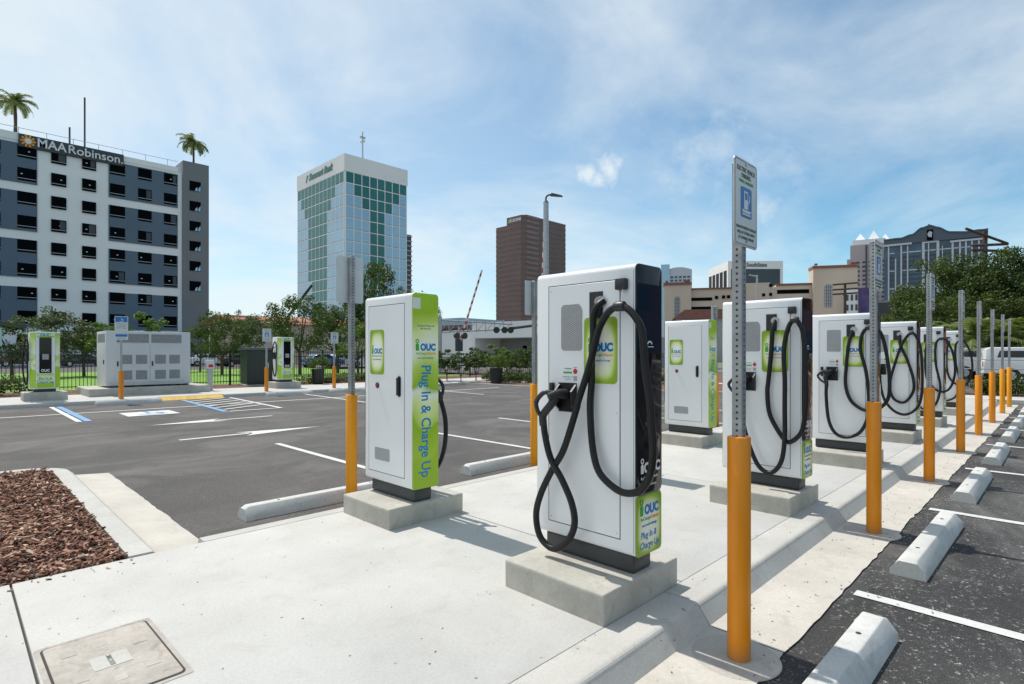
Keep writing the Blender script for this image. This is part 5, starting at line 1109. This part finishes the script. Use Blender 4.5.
link('roof_emblem', MB().prism([(Y3+13.8, 79.4), (Y3+12.6, 82), (Y3+11.6, 79.4)], X3-.3, X3-.15, 'x'), 'green', bt)
# --- flat white building with recess and low neighbours
wb = thing('flat_roofed_building', 'low white flat roofed building with recessed dark porch', 'building'); a_ = spot(472, 70); b_ = spot(560, 62); ang = math.atan2(b_.y-a_.y, b_.x-a_.x); wb.location = (a_.x, a_.y, 0); wb.rotation_euler = (0, 0, ang); Lw = (b_-a_).length
zt = hz(322, 68); zm = hz(338, 68)
link('canopy', MB().box(0, 0, zm, Lw+8, 12, zt).mesh('canopy'), 'maaW', wb); link('end_wall', MB().box(0, 0, -.2, .5, 12, zm), 'maaW', wb); link('back_wall', MB().box(.5, 5, -.2, Lw+8, 12, zm), 'ventgrey', wb)
for x in (4.2, 5.8, 7.8): link('window', MB().box(x, 4.93, .6, x+.6, 4.99, zm-.9), 'open', wb)
link('door', MB().box(9.6, 4.93, -.1, 10.6, 4.99, zm-.9), 'terra', wb)
lb = thing('low_annex', 'low pale grey annex left of the flat roofed building', 'building'); a2 = spot(436, 78); lb.location = (a2.x, a2.y, 0); lb.rotation_euler = (0, 0, ang)
link('wall', MB().box(0, 0, -.2, 9, 8, hz(332, 80)), 'maaW', lb); link('roof_edge', MB().box(-.2, -.2, hz(332, 80), 9.2, 8.2, hz(329.5, 80)), 'dgrey', lb)
ob = thing('distant_low_block', 'distant blue and brick low block seen under the gantry', 'building'); a3 = spot(436, 120); ob.location = (a3.x, a3.y, 0); ob.rotation_euler = (0, 0, ang)
link('wall', MB().box(0, 0, -.2, 7.5, 14, hz(326, 120)), 'brick', ob); link('upper_glazing', MB().box(-.1, -.1, hz(326, 120), 7.6, 14, hz(319, 120)), 'gblue', ob)
# --- bank block with dark glazing
sp1 = spot(728, 200); sr = spot(783, 200); a4 = math.atan2(sr.y-sp1.y, sr.x-sp1.x)
ssb = thing('lettered_office_block', 'white framed office block with dark glass and lettering, behind the nearest post', 'building', (sp1.x, sp1.y, 0), a4)
Ls = (sr-sp1).length; zt = hz(261, 200); zg = hz(269, 200)
link('wall', MB().box(0, 0, -.2, Ls, 20, zt), 'band', ssb)
link('front_glazing', MB().box(1.1, -.1, 2, Ls-1.1, .02, zg), 'dglass', ssb)
fit(letter('SouthState', 1.9, '-y', (Ls*.52, -.12, (zt+zg)/2), 'grey_ink', ssb, bold=.04), Ls*.37)
for i in range(5): link('side_window', MB().box(-.1, 1.2+i*3.8, 2, .02, 3.9+i*3.8, zg-.3), 'dglass', ssb)
# --- blue tower left of it
bl1, bl2 = facing(661, 692, 400); a5 = math.atan2(bl2.y-bl1.y, bl2.x-bl1.x); bt2 = thing('pale_blue_tower', 'pale blue apartment tower with curved top right of the closest station', 'building', (bl1.x, bl1.y, 0), a5); L5 = (bl2-bl1).length
link('wall', MB().prism([(0, 0), (L5*.28, 0), (L5*.28, hz(264, 400)), (0, hz(264, 400))], 0, 14, 'y'), 'gblue', bt2)
crv = [(L5*.28, 0), (L5, 0), (L5, hz(272, 400))]+[(L5*(1-.72*k/6), hz(272-5*math.sin(math.pi*(.15+.6*k/6)), 400)) for k in range(7)]
link('curved_wing', MB().prism(crv, 1, 14, 'y'), 'tpale', bt2)
for i in range(8):
    for j in range(5): link('window', MB().box(L5*.31+j*L5*.135, .9, hz(276+i*3.4+2, 400), L5*.31+j*L5*.135+L5*.09, .99, hz(276+i*3.4, 400)), 'tblue', bt2)
# --- beige arched garage
ga, gb = spot(664, 152), spot(860, 140); a6 = math.atan2(gb.y-ga.y, gb.x-ga.x)
gg = thing('beige_garage', 'long beige garage with arched window towers behind the right row', 'building', (ga.x, ga.y, 0), a6); Lg2 = (gb-ga).length
def gx(px):
    lo, hi = 0, Lg2*1.3
    for _ in range(40):
        m_ = (lo+hi)/2; q = ga+(gb-ga).normalized()*m_; v_ = Vector((q.x, q.y)); dd_ = v_.x*math.cos(AZ)+v_.y*math.sin(AZ); ss = v_.x*math.sin(AZ)-v_.y*math.cos(AZ)
        if 512+FPX*ss/dd_ < px: lo = m_
        else: hi = m_
    return lo
def gd(px): return FPX*1.0/FPX*(152+(140-152)*gx(px)/Lg2)
def gz(px, py): return hz(py, gd(px))
link('wall', MB().box(gx(690), 0, -.2, gx(812), 25, gz(740, 288)), 'beige', gg)
link('raised_wall', MB().box(gx(746), -.2, -.2, gx(770), 20, gz(755, 283)), 'beige', gg)
link('cornice', MB().box(gx(690), -.35, gz(740, 288.5), gx(746), .2, gz(740, 287)), 'brick', gg); link('cornice', MB().box(gx(776), -.35, gz(790, 285.5), gx(812), .2, gz(790, 283.5)), 'brick', gg)
link('right_wall', MB().box(gx(776), -.1, -.2, gx(812), 20, gz(790, 284.5)), 'beige', gg)
for (a, b, n1, n2) in ((664, 691, 282, 0), (812, 856, 265, 1)):
    t_ = link('corner_tower', MB().box(gx(a), -1.2, -.2, gx(b), 3, gz((a+b)/2, n1+3.5)), 'beige', gg)
    link('tower_cornice', MB().box(gx(a)-.15, -1.5, gz((a+b)/2, n1+3.5), gx(b)+.15, 3.1, gz((a+b)/2, n1+1)), 'brick', t_)
    for c in ((a+1.5, a+4), (b-7, b-1.5)): link('corner_merlon', MB().box(gx(c[0]), -1.5, gz(a, n1+1), gx(c[1]), -.5, gz(a, n1-.5)), 'brick', t_)
    xc = gx(827 if n2 else 677); hw = .9 if n2 else .75; zt_ = gz(a, 285 if n2 else 297); zb_ = gz(a, 308 if n2 else 322)
    arch = [(xc-hw, zb_), (xc+hw, zb_), (xc+hw, zt_-hw)]+[(xc+hw*math.cos(R(q)), zt_-hw+hw*math.sin(R(q))) for q in range(0, 181, 20)]+[(xc-hw, zt_-hw)]
    w_ = link('arched_window', MB().prism(arch, -1.32, -1.2, 'y'), 'ventgrey', t_)
    mu = MB()
    for q in range(1, 4): mu.box(xc-hw+q*hw/2-.04, -1.36, zb_, xc-hw+q*hw/2+.04, -1.322, zt_-.2)
    for q in range(1, 7): mu.box(xc-hw, -1.36, zb_+q*(zt_-zb_)/7, xc+hw, -1.322, zb_+q*(zt_-zb_)/7+.08)
    link('window_bars', mu, 'dgrey', w_)
for (a, b, t_, bo) in ((687, 712, 298, 301), (687, 712, 307, 310), (777, 809, 290, 294), (777, 809, 301, 305)): link('deck_opening', MB().box(gx(a), -.18, gz(a, bo), gx(b), -.1 if a > 700 else .0, gz(a, t_)), 'open', gg)
for a, t_ in ((715, 296), (722, 295.5), (727, 295.3), (762, 293.5), (769, 293), (769, 284)): link('window', MB().box(gx(a), -.3, gz(a, t_+3), gx(a+3), -.201 if a > 745 else -.0, gz(a, t_)), 'open', gg)
lp = thing('lamp_on_garage', 'pale street lamp standing before the beige garage', 'street lamp', (*spot(757, 100).xy, 0)); zl = hz(275, 100)
link('pole', MB().cyl((0, 0, 0), (0, 0, zl), .22, .16, 10), 'galv', lp); link('lamp_head', MB().cyl((0, 0, zl-.3), (-1.0, 1.0, zl), .2, .1, 8), 'rail', lp)
rh = thing('small_red_roof', 'small building with dark red roof in front of the beige garage', 'building', (*spot(676, 105).xy, 0), a6)
link('wall', MB().box(0, 0, -.2, 11, 8, hz(318, 105)), 'ventgrey', rh); link('roof', MB().prism([(-.6, hz(319, 105)), (1.5, hz(310, 105)), (11.5, hz(310, 105)), (11.8, hz(319, 105))], -.5, 8, 'y'), 'brick', rh)
bb = thing('brown_brick_building', 'brown brick building past the right edge, mirrored in the station screens', 'building')
link('wall', MB().box(47, -75, -.2, 62, -2.5, 11).mesh('wall'), 'brick', bb); link('roof_edge', MB().box(46.7, -75.3, 11, 62.3, -2.2, 11.5), 'beige', bb)
for i in range(14): link('window', MB().box(46.9, -7-i*5, 1.0, 46.99, -4.4-i*5, 3.2), 'dglass', bb)
for i in range(14): link('window', MB().box(46.9, -7-i*5, 5.6, 46.99, -4.4-i*5, 7.8), 'dglass', bb)
# --- rose tower with white pyramids
s1, s2_ = facing(847, 888, 430); a7 = math.atan2(s2_.y-s1.y, s2_.x-s1.x); L7 = (s2_-s1).length
st_ = thing('pyramid_topped_tower', 'rose stone tower with white pyramid roofs behind the second post', 'building', (s1.x, s1.y, 0), a7)
z_ = lambda py: hz(py, 430)
link('wall', MB().box(0, 0, -.2, L7, 24, z_(258)), 'rose', st_); link('upper_wall', MB().box(L7*.08, .5, z_(258), L7*.98, 30, z_(244)), 'rose', st_); link('crown_wall', MB().box(L7*.14, 1, z_(244), L7*.94, 28, z_(239)), 'band', st_)
for c in (.33, .66, .95):
    x = L7*c; w_ = L7*.15; y = 6 if c < .9 else 18
    link('pyramid_roof', MB().add([(x-w_, y-w_, z_(240)), (x+w_, y-w_, z_(240)), (x+w_, y+w_, z_(240)), (x-w_, y+w_, z_(240)), (x, y, z_(229.5 if c == .66 else 231.5))], [(0, 3, 2, 1), (0, 1, 4), (1, 2, 4), (2, 3, 4), (3, 0, 4)]), 'copper', st_)
for i in range(17):
    mb = MB()
    for j in range(6): mb.box(L7*(.07+.155*j), -.15, z_(261+i*4.4+2), L7*(.07+.155*j+.09), .02, z_(261+i*4.4))
    link('window_row', mb, 'tpale' if i % 1 else 'dglass', st_)
link('dark_strip', MB().box(L7*.46, -.3, z_(320), L7*.50, -.16, z_(245)), 'dglass', st_)
# small windowed building and purple banner
w1_, w2_ = facing(853, 874, 130); a8 = math.atan2(w2_.y-w1_.y, w2_.x-w1_.x)
wbx = thing('banner_building', 'cream building with small windows and a tall purple banner', 'building', (w1_.x, w1_.y, 0), a8); L8 = (w2_-w1_).length
link('wall', MB().box(-1.6, .1, -.2, L8, 6, hz(288, 130)), 'band', wbx)
for i in range(5):
    for j in range(3): link('window', MB().box(-1.1+j*.9-.25, -.0, hz(300+i*10, 130), -1.1+j*.9+.2, .09, hz(294+i*10, 130)), 'dglass', wbx)
link('banner', MB().box(L8*.25, -.15, hz(325, 130), L8*.78, .09, hz(288, 130)), 'purple', wbx)
dk = thing('dark_block', 'dark narrow block between the banner building and the trees', 'building', (*spot(874, 140).xy, 0), a8); link('wall', MB().box(0, 0, -.2, 5, 10, hz(303, 140)), 'charcoal', dk); link('roof_edge', MB().box(-.1, -.1, hz(303, 140), 5.1, 10, hz(301, 140)), 'grey', dk)
# --- wave-roofed tower
q1, q2 = facing(884, 988, 380); a9 = math.atan2(q2.y-q1.y, q2.x-q1.x); L9 = (q2-q1).length
wt = thing('wave_roofed_tower', 'wide blue glass apartment tower with curved wave roof and pale ribs', 'building', (q1.x, q1.y, 0), a9)
def wx(px):
    dr_ = spot(px, 1); e_ = (q2-q1).normalized(); n_ = Vector((-e_.y, e_.x, 0)); t_ = q1.dot(n_)/dr_.dot(n_); return (dr_*t_-q1).dot(e_)
def wz(py, px=940):
    dr_ = spot(px, 1); e_ = (q2-q1).normalized(); n_ = Vector((-e_.y, e_.x, 0)); return hz(py, q1.dot(n_)/dr_.dot(n_))
def rooftop(px):
    k = [(884, 241), (900, 239.5), (911, 236), (922, 229), (930, 226.5), (938, 228.5), (950, 233), (965, 233), (980, 231), (996, 229)]
    for (a, b), (c, d) in zip(k[:-1], k[1:]):
        if a <= px <= c: t = (px-a)/(c-a); t = t*t*(3-2*t); return b+(d-b)*t
    return 229
link('wall', MB().box(0, 0, -.2, L9, 28, wz(246, 884)), 'tblue', wt)
pts = [(wx(884+104*i/40), wz(rooftop(884+104*i/40), 884+104*i/40)) for i in range(41)]
link('wave_roof', MB().prism([(0, wz(246, 884)), (L9, wz(246, 884))]+pts[::-1], -1.5, 28, 'y'), 'roofb', wt)
edge = [(a, b+.9) for a, b in pts]
link('roof_edge', MB().prism(pts+edge[::-1], -2.2, 28.5, 'y'), 'tblue', wt)
link('eave_band', MB().box(-.5, -1.8, wz(246.6, 890), wx(912), .1, wz(244.8, 890)), 'tpale', wt); link('eave_band', MB().box(wx(950), -1.8, wz(241, 970), L9, .1, wz(239.3, 970)), 'tpale', wt)
for px, w_, top in ((888, .9, 246), (895, .8, 259), (900.5, 1.0, 246), (907, .8, 246), (922, 1.6, 239), (928, .7, 243), (936.5, 1.6, 238), (942, .5, 246), (951.5, 1.2, 241), (959, 1.0, 240), (965, .9, 240), (971, .9, 240), (978, .9, 240), (986, 1.0, 240)):
    link('pale_rib', MB().box(wx(px), -1.2, -.2, wx(px)+w_*.95, .02, wz(top, px)), 'tpale', wt)
link('center_frame', MB().box(wx(922), -1.4, wz(243, 930), wx(938.5), .02, wz(238.5, 930)), 'tpale', wt)
for i in range(20):
    mb = MB(); z = wz(250+i*4.6)
    for a, b in ((889.5, 894.5), (902.5, 906.5), (908.5, 921), (924.5, 927.5), (929.5, 936), (939, 951), (953.5, 958.5), (961, 964.5), (966.5, 970.5), (973, 977.5), (980, 985.5)): mb.box(wx(a), -.5, z, wx(b), .02, z+.8)
    link('floor_line', mb, 'tpale' if i % 4 == 0 else 'dglass', wt)
bx_ = link('roof_emblem_box', MB().box(wx(927), -2.3, wz(240.5, 930), wx(933), -1.4, wz(230, 930)), 'open', wt)
link('leaf_emblem', MB().prism([(wx(930)-1.0, wz(237, 930)), (wx(930)+.9, wz(238, 930)), (wx(930)+1.2, wz(233, 930)), (wx(930)-.2, wz(231.5, 930)), (wx(930)-1.4, wz(234, 930))], -2.5, -2.31, 'y'), 'tpale', bx_)
link('roof_fin', MB().prism([(wx(928), wz(227.5, 930)), (wx(931.5), wz(227, 930)), (wx(929.2), wz(223.5, 930)), (wx(928), wz(224.5, 930))], 0, 2, 'y'), 'roofb', wt)
# long low structure of dark canopy at far left edge
cn = thing('entrance_canopy', 'dark sloping canopy roof at the left edge of the photo', 'canopy', (*spot(-22, 30).xy, 0), 0)
link('roof', MB().add([(-3, 0, 3.6), (2.0, 0, 2.95), (2.0, 2.5, 2.95), (-3, 2.5, 3.6), (-3, 0, 3.85), (2.0, 0, 3.08), (2.0, 2.5, 3.08), (-3, 2.5, 3.85)], [(0, 3, 2, 1), (4, 5, 6, 7), (0, 1, 5, 4), (1, 2, 6, 5), (2, 3, 7, 6), (3, 0, 4, 7)]), 'dgrey', cn)
for y in (.1, 2.4): link('support_post', MB().cyl((.2, y, 0), (.2, y, 3.2), .06, n=10), 'dgrey', cn)
link('hanging_panel', MB().box(.6, .2, 1.9, .95, .3, 2.9), 'gblue', cn)
# mast arm in front of the trees
ma = thing('raised_boom', 'dark raised boom slanting in front of the glass tower', 'boom', (*spot(287, 56).xy, 0), AZ-math.pi/2)
link('boom', MB().cyl((0, 0, hz(318, 56)), (2.5, 0, hz(285, 56)), .16, .13, 8), 'iron', ma); link('mast', MB().cyl((0, 0, 0), (0, 0, hz(317, 56)), .18, n=8), 'iron', ma)
bpy.context.view_layer.update()
